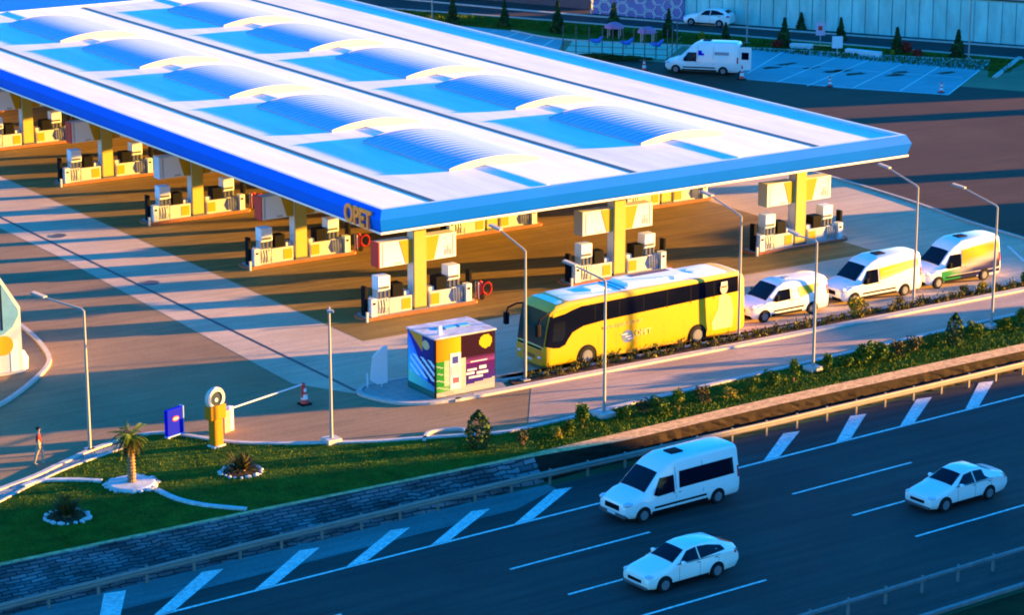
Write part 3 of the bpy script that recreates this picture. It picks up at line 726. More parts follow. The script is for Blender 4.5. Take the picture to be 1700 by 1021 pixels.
fv, fb = make_van('cargo_van', 'white high roof van standing with its rear door open by the parking bays', 'van', 6.1, 2.65, loc=(56.45, 52.9, 0), rz=R(-48.5))
obj('open_rear_door', boxes((6.12, 7.15, -.98, -.90, .5, 2.35), bev=.02), M['vanw'], fv)
obj('door_glass', boxes((6.35, 6.95, -.99, -.981, 1.35, 1.95)), M['glass'], fv)
obj('cargo_opening', boxes((6.101, 6.11, -.8, .8, .5, 2.3)), M['black'], fv)
fb.side('lettering', [(2.75, 1.55), (2.75, 1.95), (3.05, 1.95), (3.05, 1.75), (3.25, 1.72), (3.25, 1.55)], M['bluesign'], fv, off=.006)
fb.side('lettering', [(4.1, 1.62), (4.1, 1.88), (5.3, 1.88), (5.3, 1.62)], mat('livery_grey', (.30, .24, .26), .5), fv, off=.006)

def make_car(name, label, loc, rz, paint='vanw', L=4.55, H=1.46, suv=0.0, group=None, hatch=False):
    t = thing(name, label, 'car', loc, rz, group); W = .90; k = suv
    b = Body([St(0, .36, .62 + k, .55, .70, .62, .08), St(.08, .24, .70 + k, .6, .80, .70, .08), St(.35, .20, .78 + k, .66, .86, .76, .10), St(1.15, .19, .93 + k, .82, W, .78, .08), St(1.3, .19, .96 + k, .9 + k * .6, W, .74, .06),
              St(2.05, .19, 1.38 + k * .8, .92 + k * .7, W, .60, .07), St(2.5, .19, H, .93 + k * .7, W, .58, .08), St(3.2, .19, H - .02, .95 + k * .7, W, .58, .08), St(4.0 + k * .8, .2, 1.10 + k * 1.6, .97 + k * .8, .89, .64, .08),
              St(L - .22, .24, 1.03 + k * 1.2, .88, .84, .66, .10), St(L, .36, .86 + k, .75, .76, .62, .10)])
    if hatch:
        b = Body(b.st[:7] + [St(3.2, .19, H - .01, .95 + k * .7, W, .60, .08), St(3.85, .20, H - .07, .97 + k * .7, .89, .60, .08), St(L - .18, .24, 1.12 + k, .95, .85, .68, .10), St(L, .36, .92 + k, .75, .78, .66, .10)])
    b.mesh('body', M[paint], t)
    b.top('windscreen', 1.36, 2.02, .68, .54, M['glass'], t)
    if hatch: b.top('rear_window', 3.92, L - .22, .52, .60, M['glass'], t)
    else: b.top('rear_window', 3.27, 3.92, .50, .56, M['glass'], t)
    for xs_ in (2.45, 3.4): b.side('door_handle', [(xs_, .84 + k * .8), (xs_ + .16, .84 + k * .8), (xs_ + .16, .88 + k * .8), (xs_, .88 + k * .8)], M['darkgrey'], t, off=.02)
    zb_ = .97 + k * .75
    b.side('side_window', [(1.62, zb_), (2.12, 1.33 + k * .8), (2.60, 1.39 + k * .9), (2.60, zb_)], M['glass'], t)
    b.side('side_window', [(2.66, zb_), (2.66, 1.39 + k * .9), (3.2, 1.36 + k * .9), (3.68 + k, 1.10 + k) if not hatch else (3.85, 1.28), (3.70 + k, zb_ + .02) if not hatch else (4.0, zb_ + .08)], M['glass'], t)
    obj('grille', boxes((-.012, .05, -.42, .42, .42, .56), bev=.02), M['black'], t)
    obj('lower_bumper', boxes((-.02, .3, -.72, .72, .20, .32), bev=.04), M['darkgrey'], t)
    for s in (-1, 1): ell('headlight', (.20, s * .66, .66 + k), (.22, .16, .07), M['lamp_glass'], t)
    b.side('tail_light', [(L - .30, .80 + k), (L - .30, .96 + k), (L - .04, .92 + k), (L - .04, .80 + k)], M['tail'], t)
    for xs_ in (1.55, 2.62, 3.6): b.side('door_seam', [(xs_, .32), (xs_ + .02, .32), (xs_ + .02, .9), (xs_, .9)], M['darkgrey'], t, off=.004)
    b.side('sill_trim', [(1.2, .21), (1.2, .33), (3.1, .33), (3.1, .21)], M['black'], t, off=.01)
    b.side('window_trim', [(1.5, zb_ - .035), (1.5, zb_ - .01), (3.7, zb_ - .01), (3.7, zb_ - .035)], M['black'], t, off=.012)
    obj('number_plate', boxes((-.03, -.014, -.26, .26, .34, .42)), M['white'], t)
    add_wheels(t, b, (.82, 3.5 + k * .5), .32, .2, W)
    mirrors(t, 1.72, W - .1, .94 + k * .7, M[paint], .13)
    return t
make_car('sedan', 'pale silver hatchback driving in the highway lane nearest the viewer, beside the minibus', (-13.3, -38.35, HZ), R(3.2), 'silver', 4.75, 1.52, .06, hatch=True)
make_car('sedan', 'white saloon car on the highway at the right of the photo', (2.35, -37.45, HZ), R(3.2), 'vanw', 4.75, 1.5, .03)
make_car('crossover_car', 'white crossover car parked in front of the tall concrete retaining wall', (73.0, 72.15, 0), R(-58), 'vanw', 4.5, 1.58, .12, hatch=True)

# the coach
t = thing('coach', 'yellow touring coach with black window band and white roof parked beside the planted median', 'coach', (-1.04, -12.58, 0), R(0))
W = 1.275
b = Body([St(0, .32, 1.22, 1.1, 1.14, 1.12, .06), St(.05, .28, 1.28, 1.1, 1.20, 1.18, .05), St(.20, .26, 2.2, 1.15, 1.26, 1.22, .04), St(.38, .26, 3.02, 1.2, W, 1.22, .04), St(.46, .26, 3.10, 1.2, W, 1.23, .06), St(.80, .26, 3.36, 1.2, W, 1.22, .14), St(1.5, .26, 3.46, 1.2, W, 1.22, .18), St(6, .26, 3.52, 1.2, W, 1.22, .18),
          St(12.1, .26, 3.52, 1.2, W, 1.22, .18), St(12.5, .30, 3.42, 1.2, W * .98, 1.17, .2), St(12.66, .40, 3.15, 1.2, W * .95, 1.10, .2)])
b.mesh('body', M['busy'], t)
b.top('windscreen', .052, .378, 1.165, 1.205, M['glass_g'], t, nx=10)
obj('windscreen_base', boxes((-.012, .04, -1.06, 1.06, 1.12, 1.24)), M['black'], t)
b.side('window_band', [(.10, 1.35), (.22, 2.2), (.40, 2.86), (1.1, 2.86), (2.3, 3.12), (12.2, 3.30), (12.2, 2.46), (5.6, 2.25), (3.6, 2.18), (2.4, 2.08), (1.75, 1.85), (1.45, 1.50), (1.3, 1.28), (.95, 1.16), (.6, 1.2)], M['glass'], t)
b.side('driver_window', [(.50, 1.55), (.62, 2.45), (1.30, 2.52), (1.28, 1.75), (1.1, 1.5)], mat('driver_glass', (.006, .008, .014), .1, spec=.3), t, off=.02)
b.side('window_trim', [(.55, 2.78), (.6, 2.98), (2.25, 3.24), (2.15, 3.14), (1.3, 2.88)], M['busy'], t, off=.018)
for k in range(6):
    xx = 3.1 + 1.5 * k; b.side('window_divider', [(xx, 2.25), (xx + .03, 2.25), (xx + .03, 3.14 + k * .025), (xx, 3.14 + k * .025)], M['black'], t, off=.016, sides=(-1,))
obj('front_panel', boxes((-.03, .30, -1.16, 1.16, .42, 1.14), bev=.04), mat('coach_amber', (.62, .25, .004), .4), t)
b.top('roof_panel', .84, 12.3, 1.08, 1.12, M['busroof'], t, nx=14)
a = obj('air_conditioner', boxes((5.5, 9.3, -.72, .80, 3.50, 3.70), bev=.05), M['busroof'], t)
obj('vent_grille', boxes((6.5, 8.9, .30, .72, 3.702, 3.715)), mat('brown_grille', (.10, .05, .05), .6), a)
obj('roof_hatch', boxes((3.5, 4.4, -.35, .45, 3.50, 3.60), bev=.03), M['busroof'], t)
obj('roof_hatch', boxes((10.0, 10.9, -.35, .45, 3.52, 3.62), bev=.03), M['busroof'], t)
for xx in (4.85, 5.2): obj('roof_strip', boxes((xx, xx + .05, -.95, .95, 3.50, 3.56)), M['darkgrey'], t)
add_wheels(t, b, (2.62, 9.55), .50, .30, W)
for s in (-1, 1):
    ell('headlight', (.02, s * .90, .72), (.09, .20, .10), M['lamp_glass'], t)
    bm = bmesh.new(); tube(bm, [(.7, s * 1.05, 3.05), (.1, s * 1.32, 3.02), (-.35, s * 1.42, 2.85), (-.45, s * 1.42, 2.6)], .05, 7); box(bm, -.58, -.34, s * 1.42 - .12, s * 1.42 + .12, 2.0, 2.62, bev=.05)
    obj('mirror_arm', bm, M['black'], t)
obj('number_plate', boxes((-.05, -.031, -.28, .28, .46, .56)), M['white'], t)
obj('grille', boxes((-.045, .03, -.5, .5, .62, .80)), mat('grille_orange', (.20, .08, .01), .5), t)
for xx in (3.3, 4.4, 5.9, 7.4, 8.7, 10.4, 11.6): b.side('hatch_seam', [(xx, .36), (xx + .02, .36), (xx + .02, 1.5), (xx, 1.5)], mat('seam_ochre', (.35, .22, .01), .5) if xx == 3.3 else bpy.data.materials['seam_ochre'], t, off=.003)
b.side('lower_skirt', [(3.3, .28), (3.3, .42), (8.8, .42), (8.8, .28)], mat('skirt_orange', (.60, .28, .02), .4), t, off=.006)
# emblem: blue-grey ball with white swooshes, and the lettering above and beside it
ey = -(b.side_y(5, 1.2) + .014)
bm = bmesh.new(); lathe(bm, [(.001, 0), (.34, 0), (.34, .01)], 24, (5.12, ey, 1.12), 'Y'); em = obj('emblem', bm, mat('emblem_blue', (.10, .16, .30), .4), t)
bm = bmesh.new()
for a_, z_ in ((-.3, .12), (-.05, -.02), (.1, -.16)): box(bm, 5.12 + a_ - .1, 5.12 + a_ + .28, ey - .016, ey - .012, 1.12 + z_, 1.17 + z_, rot=None)
obj('emblem_stripe', bm, M['white'], em)
g_l = mat('letter_ochre', (.50, .36, .14), .5)
text('OPET', .42, g_l, t, T((6.1, ey - .004, 1.20)) @ FACE_S, ext=.004, bold=.01)
text('www.opet.com.tr', .34, g_l, t, T((4.8, ey - .004, 1.84)) @ FACE_S @ Matrix.Rotation(R(1.5), 4, 'Z'), ext=.004)
# printed figure in a pale yellow coat across the rear windows
ey2 = -1.30
bm = bmesh.new(); lathe(bm, [(.001, 0), (.24, 0), (.24, .008)], 20, (0, 0, 0), 'Y'); bmesh.ops.transform(bm, matrix=T((11.22, ey2, 2.78)) @ Matrix.Diagonal((1, 1, 1.35, 1)), verts=bm.verts); obj('printed_head', bm, mat('print_skin', (.55, .40, .32), .5), t)
obj('printed_cap', boxes((11.02, 11.42, ey2 - .012, ey2 - .002, 2.95, 3.12), bev=.004), mat('print_cap', (.62, .55, .50), .5), t)
obj('printed_glasses', boxes((11.05, 11.38, ey2 - .012, ey2 - .002, 2.82, 2.88)), M['black'], t)
b.side('printed_coat', [(10.55, .62), (10.5, 1.0), (10.9, 1.7), (10.95, 2.3), (11.1, 2.46), (11.4, 2.46), (11.75, 2.2), (11.9, 1.4), (11.8, .62)], mat('print_coat', (.78, .70, .22), .4), t, off=.010, sides=(-1,))

# ------------------------------------------------------------------ lamps, kiosk, signs
def lamp(base, h, d, label, plinth=None, arm=2.0, rise=.75, cat='street lamp'):
    t = thing('street_lamp', label, cat, (base[0], base[1], 0), group='tall grey street lamps round the forecourt')
    bm = bmesh.new(); tube(bm, [(0, 0, 0), (0, 0, h * .5), (0, 0, h)], [.08, .068, .05], 10); obj('pole', bm, M['galv'], t, smooth=50)
    d = Vector((d[0], d[1], 0)).normalized()
    bm = bmesh.new(); tube(bm, [(0, 0, h - .03), tuple(d * .12 + Vector((0, 0, h + .08))), tuple(d * arm + Vector((0, 0, h + rise)))], [.055, .05, .04], 8); obj('arm', bm, M['galv'], t, smooth=50)
    bm = bmesh.new(); box(bm, 0, .75, -.14, .14, -.05, .06, bev=.03)
    a = math.atan2(d.y, d.x); bmesh.ops.transform(bm, matrix=T(d * (arm - .1) + Vector((0, 0, h + rise))) @ Matrix.Rotation(a, 4, 'Z') @ Matrix.Rotation(-.2, 4, 'Y'), verts=bm.verts)
    hd = obj('lamp_head', bm, M['galv'], t)
    if plinth: obj('plinth', boxes((-plinth, plinth, -plinth, plinth, 0, .28), bev=.03), M['kerb'], t)
    else: obj('base_plate', boxes((-.2, .2, -.2, .2, .09, .14)), M['grey'], t)
    return t
lamp((-15.32, -17.75), 6.35, (-.15, -.3), 'grey street lamp on a concrete block in the lawn, left of the printed kiosk', .36, arm=.9, rise=.12)
lamp((-24.95, -12.75), 6.55, (-.55, 1), 'leftmost grey street lamp, standing where the footpath bends by the lawn', None, arm=2.2, rise=.35)
lamp((-2.58, -14.5), 6.6, (-.25, 1), 'grey street lamp in the median in front of the coach windscreen', None, 1.7, .8)
lamp((-2.70, -21.35), 6.6, (-.4, 1), 'grey street lamp on a pale block, in front of the middle of the coach', .42, 1.7, .5)
lamp((10.75, -14.45), 6.6, (-.25, 1), 'grey street lamp in the median at the tail of the coach', None, 2.0, .8)
lamp((10.4, -20.85), 6.6, (-.1, 1), 'grey street lamp in the shrub strip, in front of the lowest delivery van', .36, 1.3, .1)
lamp((22.9, -14.35), 6.65, (-.3, 1), 'grey street lamp in the median in front of the second delivery van', None, 1.9, .8)
lamp((23.3, -20.0), 6.6, (-.5, 1), 'rightmost grey street lamp, in front of the wrapped delivery van', .3, 1.9, .8)
lamp((70.37, 59.89), 7.0, (.8, .5), 'thin grey street lamp behind the white cargo van with the open door', None, 1.2, .5)
lamp((81.08, 43.31), 7.0, (.8, .5), 'thin grey street lamp at the far right in front of the retaining wall', None, 1.2, .5)
lamp(G(718, 35), 7.0, (.8, .5), 'thin grey street lamp on the far grass strip above the canopy edge', None, 1.2, .5)

# printed kiosk
t = thing('kiosk', 'square kiosk wrapped in rainbow and purple prints with white roof on the median tip', 'kiosk', (-6.15, -13.5, .10))
X0, X1, Y0, Y1, HK = -1.80, 1.62, -1.30, 1.22, 2.92
obj('wall', boxes((X0, X1, Y0, Y1, 0, HK)), M['black'], t)
def printed(name, w_, h_, fn, mtx, parent, nx=60, nz=50, mm='kprint'):
    bm = bmesh.new(); lay = bm.loops.layers.float_color.new('print')
    vs = [[bm.verts.new((w_ * i / nx, 0, h_ * j / nz)) for i in range(nx + 1)] for j in range(nz + 1)]
    for j in range(nz):
        for i in range(nx):
            f = bm.faces.new((vs[j][i], vs[j][i + 1], vs[j + 1][i + 1], vs[j + 1][i]))
            c = fn((i + .5) / nx, (j + .5) / nz)
            for lp in f.loops: lp[lay] = (*c, 1)
    bmesh.ops.transform(bm, matrix=mtx, verts=bm.verts)
    me = bpy.data.meshes.new(name); bm.to_mesh(me); bm.free(); return obj(name, me, M[mm], parent)
def front_fn(u, v):
    c = (.035, .0, .03)
    if v < .52: c = mixc((.13, .005, .20), (.05, .02, .40), (.5 - v) * 3)
    if .50 < v < .62 and u > .5: c = mixc((.40, .08, .45), (.06, 0, .06), (v - .5) * 8)
    if u < .42 + v * .0 and v > .52 - u * .2: c = mixc((.80, .30, .01), (.85, .72, .02), u * 2.6)
    if v > .62 and u > .42 - (1 - v) * .45 + .12: c = (.035, .0, .03)
    if u < .50 and v < .62: c = mixc((.30, .75, .20), (.70, .80, .65), u * 2 + (.5 - abs(v - .35)))
    if u < .14 and v < .62: c = (.03, .38, .05)
    if u < .45 and v < .18: c = mixc((.05, .45, .04), (.5, .75, .4), u * 2)
    if v < .07 + .04 * u: c = (.62, .58, .55)
    if u > .3 and v < .16 + .12 * (u - .3) and v > .02: c = mixc(c, (.72, .70, .72), .85) if v < .10 + .14 * (u - .3) else c
    if (u - .845) ** 2 / .0118 + (v - .845) ** 2 / .014 < 1: c = (.85, .75, .03)
    if abs(math.sin(v * 26 + u * 9)) > .97 and u < .5 and v < .6: c = mixc(c, (.85, .9, .8), .7)
    return c
pf = printed('front_print', X1 - X0 - .10, HK - .06, front_fn, T((X0 + .07, Y0 - .008, .03)), t)
def left_fn(u, v):       # u runs from the far corner to the near one
    c = mixc((.02, .02, .30), (.01, .02, .10), u)
    if v + u * .55 > 1.02 and u < .55: c = (.60, .24, .03)
    if v + u < .98 and v > .1: c = mixc((.10, .80, .60), (.03, .14, .85), v + u * .8)
    if .62 > v > .28 and abs(math.sin((v + u * .45) * 24)) > .72 and u > .08: c = (.45, .70, .80)
    if v < .30 - .1 * u: c = mixc((.15, .65, .50), (.02, .20, .40), u)
    if v < .10: c = (.02, .12, .10)
    if (u - .68) ** 2 / .018 + (v - .86) ** 2 / .006 < 1: c = (.50, .42, .22)
    return c
printed('side_print', Y1 - Y0 - .10, HK - .06, left_fn, T((X0 - .008, Y1 - .05, .03)) @ Matrix.Rotation(R(-90), 4, 'Z'), t, mm='print')
# price screen frame and white text lines on the front print
f_ = obj('screen_frame', boxes((-.95, -.35, Y0 - .020, Y0 - .009, .32, 2.12)), M['white'], t)
obj('screen_panel', boxes((-.88, -.42, Y0 - .030, Y0 - .0201, 1.02, 1.48)), M['cream'], t)
obj('dark_picture', boxes((-.82, -.50, Y0 - .030, Y0 - .0201, 1.6, 1.95)), mat('picture_navy', (.03, .04, .25), .3), t)
obj('red_picture', boxes((-.80, -.46, Y0 - .030, Y0 - .0201, .62, .90)), mat('picture_red', (.45, .08, .12), .3), t)
for a_, b_, z_, h_ in ((.02, .55, 1.08, .1), (.7, 1.1, 1.1, .16), (-.05, .42, .90, .12), (.55, 1.2, .86, .13), (.1, .9, .70, .1), (.2, 1.15, 1.5, .05)): obj('printed_line', boxes((a_, b_, Y0 - .014, Y0 - .009, z_, z_ + h_)), M['white'], t)
r_ = obj('roof', boxes((X0 - .05, X1 + .05, Y0 - .05, Y1 + .05, HK, HK + .08), bev=.01), mat('kiosk_roof', (.42, .40, .42), .6, var=.4, scale=1.3), t)
obj('roof_unit', boxes((X0 + .55, X0 + .72, Y0 + .5, Y0 + .66, HK + .08, HK + .48)), M['white'], r_)
for a_ in (1.3, 2.1): obj('roof_panel', boxes((X0 + a_, X0 + a_ + .6, Y0 + 1.1, Y0 + 1.5, HK + .08, HK + .15)), M['glass_b'], r_)
# white leaning board left of the kiosk
t = thing('notice_board', 'plain white slanted board on a short post at the left tip of the median', 'board', (-9.15, -11.55, .1), R(-20))
bm = bmesh.new(); prism(bm, [(-.45, .35), (-.30, 1.55), (.22, 2.02), (.42, 2.02), (.42, .18), (-.1, .12)], -.05, .05); bmesh.ops.transform(bm, matrix=Matrix.Rotation(R(90), 4, 'X'), verts=bm.verts)
obj('board', bm, M['white'], t); obj('post', boxes((-.62, -.54, -.06, .02, 0, .7)), M['white'], t); obj('post', boxes((.1, .16, -.04, .04, 0, .2)), M['white'], t)

# signs at the lawn edge
t = thing('entry_sign', 'blue panel sign with small red oval at the lawn edge beside the yellow totem', 'sign', (-20.95, -13.15, .05), R(18))
obj('panel', boxes((-.48, .48, -.10, .12, .15, 1.38), bev=.02), M['bluesign'], t)
obj('edge_frame', boxes((.481, .54, -.12, .14, .08, 1.42), (-.5, .48, -.12, .14, .08, .149)), mat('pale_blue', (.10, .22, .60), .4), t)
bm = bmesh.new(); lathe(bm, [(.001, 0), (.2, 0), (.2, .01)], 20, (0, 0, 0), 'Y'); bmesh.ops.transform(bm, matrix=T((.02, -.118, .92)) @ Matrix.Diagonal((1, 1, .6, 1)), verts=bm.verts); ov = obj('emblem', bm, M['red'], t)
obj('emblem_bar', boxes((-.12, .16, -.128, -.119, .88, .96)), M['white'], ov)
for a_ in (-.4, .3): obj('foot', boxes((a_, a_ + .1, -.05, .05, -.05, .08)), M['grey'], t)
t = thing('totem_sign', 'yellow totem post with a round white ring sign on top at the lawn edge', 'sign', (-19.95, -15.4, .05), R(14))
obj('post', boxes((-.26, .26, -.2, .2, 0, 1.7), bev=.03), M['col_y'] if False else mat('totem_yellow', (.30, .14, .006), .6, spec=.1), t)
obj('shoulder', boxes((-.46, .46, -.23, .23, 1.32, 1.98), bev=.05), bpy.data.materials['totem_yellow'], t)
bm = bmesh.new(); lathe(bm, [(.34, -.12), (.49, -.12), (.52, -.06), (.52, .06), (.49, .12), (.34, .12), (.34, -.12)], 32, (0, 0, 2.28), 'Y', cap=False); ri = obj('ring', bm, M['stone_w'], t, smooth=40)
bm = bmesh.new(); lathe(bm, [(.001, -.07), (.35, -.07), (.35, .07), (.001, .07)], 28, (0, 0, 2.28), 'Y'); dk = obj('dial', bm, mat('dial_grey', (.02, .035, .06), .6, spec=.05), t)
bm = bmesh.new(); lathe(bm, [(.001, -.10), (.09, -.10), (.09, -.072)], 20, (0, 0, 2.22), 'Y'); bmesh.ops.transform(bm, matrix=T((0, 0, 0)), verts=bm.verts); obj('dial_badge', bm, M['white'], dk)
obj('foot', boxes((-.34, .34, -.26, .26, -.02, .1), bev=.02), M['cream'], t)
# barrier
t = thing('barrier_gate', 'entry barrier with pinkish cabinet and long white arm reaching to a traffic cone', 'barrier', (-18.25, -13.45, 0), R(18.5))
obj('cabinet', boxes((-.55, -.18, -.2, .2, 0, 1.05), bev=.03), mat('cabinet_pink', (.55, .20, .17), .5), t)
obj('post', boxes((-.1, .12, -.13, .13, 0, 1.15), bev=.02), M['trim'], t)
bm = bmesh.new(); box(bm, .0, 4.9, -.025, .025, 1.0, 1.055); obj('arm', bm, M['white'], t)
obj('arm_end', boxes((4.9, 5.0, -.05, .05, .1, 1.1)), M['red'], t)
def cone(loc, label, s=1.0, first=[None]):
    if first[0] is None:
        t = thing('traffic_cone', label, 'traffic cone', loc, group='red and white traffic cones'); first[0] = t
        obj('base', boxes((-.2, .2, -.2, .2, 0, .05), bev=.01), M['black'], t)
        bm = bmesh.new(); lathe(bm, [(.15, .05), (.03, .78), (.02, .8)], 16); obj('body', bm, M['red'], t, smooth=40)
        for q_ in ([(.131, .2), (.101, .38)], [(.088, .48), (.068, .6)]): bm = bmesh.new(); lathe(bm, q_, 16); obj('stripe', bm, M['white'], t)
    else: t = dup(first[0], loc, 0, label)
    t.scale = (s, s, s); return t
cone((-13.45, -11.85, 0.006), 'red and white cone at the tip of the barrier arm', 1.35)
cone(G(1232, 131), 'red and white cone behind the cargo van, beside its open door', 1.45)
cone(G(1070, 117), 'red and white cone in front of the nose of the cargo van', 1.3)
cone(G(1378, 143), 'red and white cone at the near edge of the parking bays, nearer the van', 1.1)
cone(G(1563, 153), 'red and white cone at the right corner of the parking bays', 1.1)

# building at the left edge of the photo
t = thing('service_building', 'cream walled building with sloping blue glass roof edge cut by the left photo edge', 'building', (-22.5, .6, 0))
pr = [(0, 0), (0, 3.35), (-1.5, 5.9), (-9, 7.2), (-9, 0)]
bm = bmesh.new(); prism(bm, pr, 0, 9.0); bmesh.ops.transform(bm, matrix=Matrix.Rotation(R(90), 4, 'X') , verts=bm.verts); bmesh.ops.transform(bm, matrix=T((0, 9.0, 0)), verts=bm.verts)
obj('wall', bm, M['cream'], t)
bm = bmesh.new(); prism(bm, [(-.12, 2.95), (-.13, 3.25), (-1.56, 5.7), (-8.8, 7.0), (-8.8, 1.7), (-1.6, 1.9), (-.9, 2.1), (-.45, 2.4)], 0, .04)
bmesh.ops.transform(bm, matrix=T((0, -.001, 0)) @ Matrix.Rotation(R(90), 4, 'X'), verts=bm.verts); gl = obj('glazing', bm, M['glass_b'], t)
obj('mullion', boxes((-1.05, -.97, -.07, -.042, 2.3, 4.6)), M['black'], gl); obj('mullion', boxes((-3.2, -3.1, -.07, -.042, 2.1, 5.8)), M['black'], gl)
bm = bmesh.new(); lathe(bm, [(.001, 0), (.5, 0), (.5, .01)], 20, (-.95, -.03, 1.5), 'Y'); obj('yellow_graphic', bm, M['sign_y'], t)
obj('door', boxes((-.62, -.2, -.02, -.002, .1, 1.7)), M['trim'], t)
obj('plinth', boxes((-9, .05, -.12, -.003, 0, .12)), M['grey'], t)
bm = bmesh.new(); lathe(bm, [(.35, 0), (.38, .6), (.2, .95), (.01, 1.0)], 16, (.1, .5, 0)); obj('corner_bollard', bm, M['trim'], t, smooth=50)

mh = None
for (px, py), lb in (((97, 392), 'dark round manhole cover beside the drain line, farther from the viewer'), ((250, 470), 'dark round manhole cover beside the drain line, nearer the printed kiosk'), ((1205, 292), 'dark manhole cover right of the middle island row')):
    p = G(px, py)
    if mh is None:
        mh = thing('manhole_cover', lb, 'manhole cover', p, 0, 'manhole covers in the yard'); bm = bmesh.new(); lathe(bm, [(.001, .014), (.42, .014), (.46, .008), (.46, 0)], 24); obj('lid', bm, M['darkgrey'], mh)
        bm = bmesh.new(); lathe(bm, [(.47, 0), (.47, .018), (.55, .018), (.55, 0)], 24, cap=False); obj('rim', bm, M['rail_dark'], mh)
    else: dup(mh, p, 0, lb)
# ------------------------------------------------------------------ guard rails
def rail(name, label, P, dz=.72, step=2.0, m='rail_steel', bh=1.0):
    t = thing(name, label, 'guard rail', (0, 0, 0)); pts = []
    d = 0
    for a, b in zip(P, P[1:]):
        n = max(1, round((Vector(b) - Vector(a)).length / step)); pts += [Vector(a) + (Vector(b) - Vector(a)) * k / n for k in range(n)]
    pts.append(Vector(P[-1])); bm = bmesh.new(); L = []
    sec_ = [(0, .31), (-.04, .29), (-.08, .22), (-.03, .16), (-.08, .10), (-.04, .02), (0, 0)]
    for i, p in enumerate(pts):
        q = (pts[min(i + 1, len(pts) - 1)] - pts[max(0, i - 1)]).normalized(); nr = Vector((-q.y, q.x))
        L.append([bm.verts.new((p.x + nr.x * a, p.y + nr.y * a, HZ + dz - .31 * bh + z * bh)) for a, z in sec_] + [bm.verts.new((p.x + nr.x * .02, p.y + nr.y * .02, HZ + dz - .31 * bh + z * bh)) for z in (0, .31)])
    for a, b in zip(L, L[1:]):
        for k in range(len(a)): bm.faces.new((a[k], a[(k + 1) % len(a)], b[(k + 1) % len(a)], b[k]))
    obj('beam', bm, M[m], t, smooth=20)
    me = bpy.data.meshes.new('post'); bm = bmesh.new(); box(bm, -.05, .05, 0, .08, 0, dz + .02); bm.to_mesh(me); bm.free(); me.materials.append(M[m])
    n = 0
    for p in pts:
        if -60 < p.x < 42 and n < 98:
            o = bpy.data.objects.new('post', me); col.objects.link(o); o.parent = t; o.location = (p.x, p.y + .05, HZ); n += 1
    return t
rail('guard_rail', 'long steel guard rail between the stone wall and the highway hatching', [(-70, -30.6), (-45, -28.35), (-35.5, -27.62), (-24.7, -26.87), (-11, -26.14), (3.5, -25.85), (20.6, -25.2), (60, -23.2)])
rail('guard_rail', 'shadowed steel guard rail on the near side of the highway, bottom right of the photo', [(-40, hw(-40, -15.8)), (60, hw(60, -15.8))], m='rail_dark', bh=.62)
kerb([(-40, hw(-40, -17.6)), (60, hw(60, -17.6))], .2, .12, 'rail_dark', sm=False, name='verge_kerb', z=HZ + .02)

# ------------------------------------------------------------------ plants
def leafcloud(n, rx, ry, rz, size, seed, shape='ball', up=.3, stems=True):
    r = random.Random(seed); V = []; F = []
    lobes = [(r.uniform(-.45, .45) * rx, r.uniform(-.45, .45) * ry, r.uniform(.3, .8) * rz * 1.6, r.uniform(.4, .7)) for _ in range(7)]
    for k in range(n):
        if shape == 'cone':
            h = r.random() ** 1.35; a = r.uniform(0, 6.283); q = (1 - h) * (.55 + .45 * r.random()) * (1 + .18 * math.sin(a * 3 + h * 9)); p = Vector((rx * q * math.cos(a), ry * q * math.sin(a), h * rz * 2))
        elif shape == 'column':
            h = r.random(); a = r.uniform(0, 6.283); q = (.7 + .3 * r.random()) * (1 - h ** 4) * (.7 + .3 * math.sin(h * 3)); p = Vector((rx * q * math.cos(a), ry * q * math.sin(a), h * rz * 2))
        else:
            lb = lobes[r.randrange(7)]; d = Vector((r.gauss(0, 1), r.gauss(0, 1), r.gauss(0, 1))).normalized() * (r.random() ** .35) * lb[3]
            p = Vector((lb[0] + d.x * rx, lb[1] + d.y * ry, max(.03, lb[2] + d.z * rz)))
        s = size * r.uniform(.6, 1.4); u = Vector((r.gauss(0, 1), r.gauss(0, 1), r.gauss(0, 1) + up)).normalized(); v = u.orthogonal().normalized(); v = (Matrix.Rotation(r.uniform(0, 6.28), 3, u) @ v); w_ = u.cross(v)
        i = len(V); V += [p - v * s * .5, p + w_ * s * .45, p + v * s * .8, p - w_ * s * .45]; F.append((i, i + 1, i + 2, i + 3))
    me = bpy.data.meshes.new('foliage'); me.from_pydata([tuple(v) for v in V], [], F); me.update(); return me
def stem_me(h, n, sp, seed):
    r = random.Random(seed); bm = bmesh.new()
    for k in range(n): tube(bm, [(0, 0, 0), (r.uniform(-sp, sp) * .5, r.uniform(-sp, sp) * .5, h * .5), (r.uniform(-sp, sp), r.uniform(-sp, sp), h)], [.03, .02, .01], 5)
    me = bpy.data.meshes.new('stem'); bm.to_mesh(me); bm.free(); me.materials.append(M['bark']); return me
VAR = {}
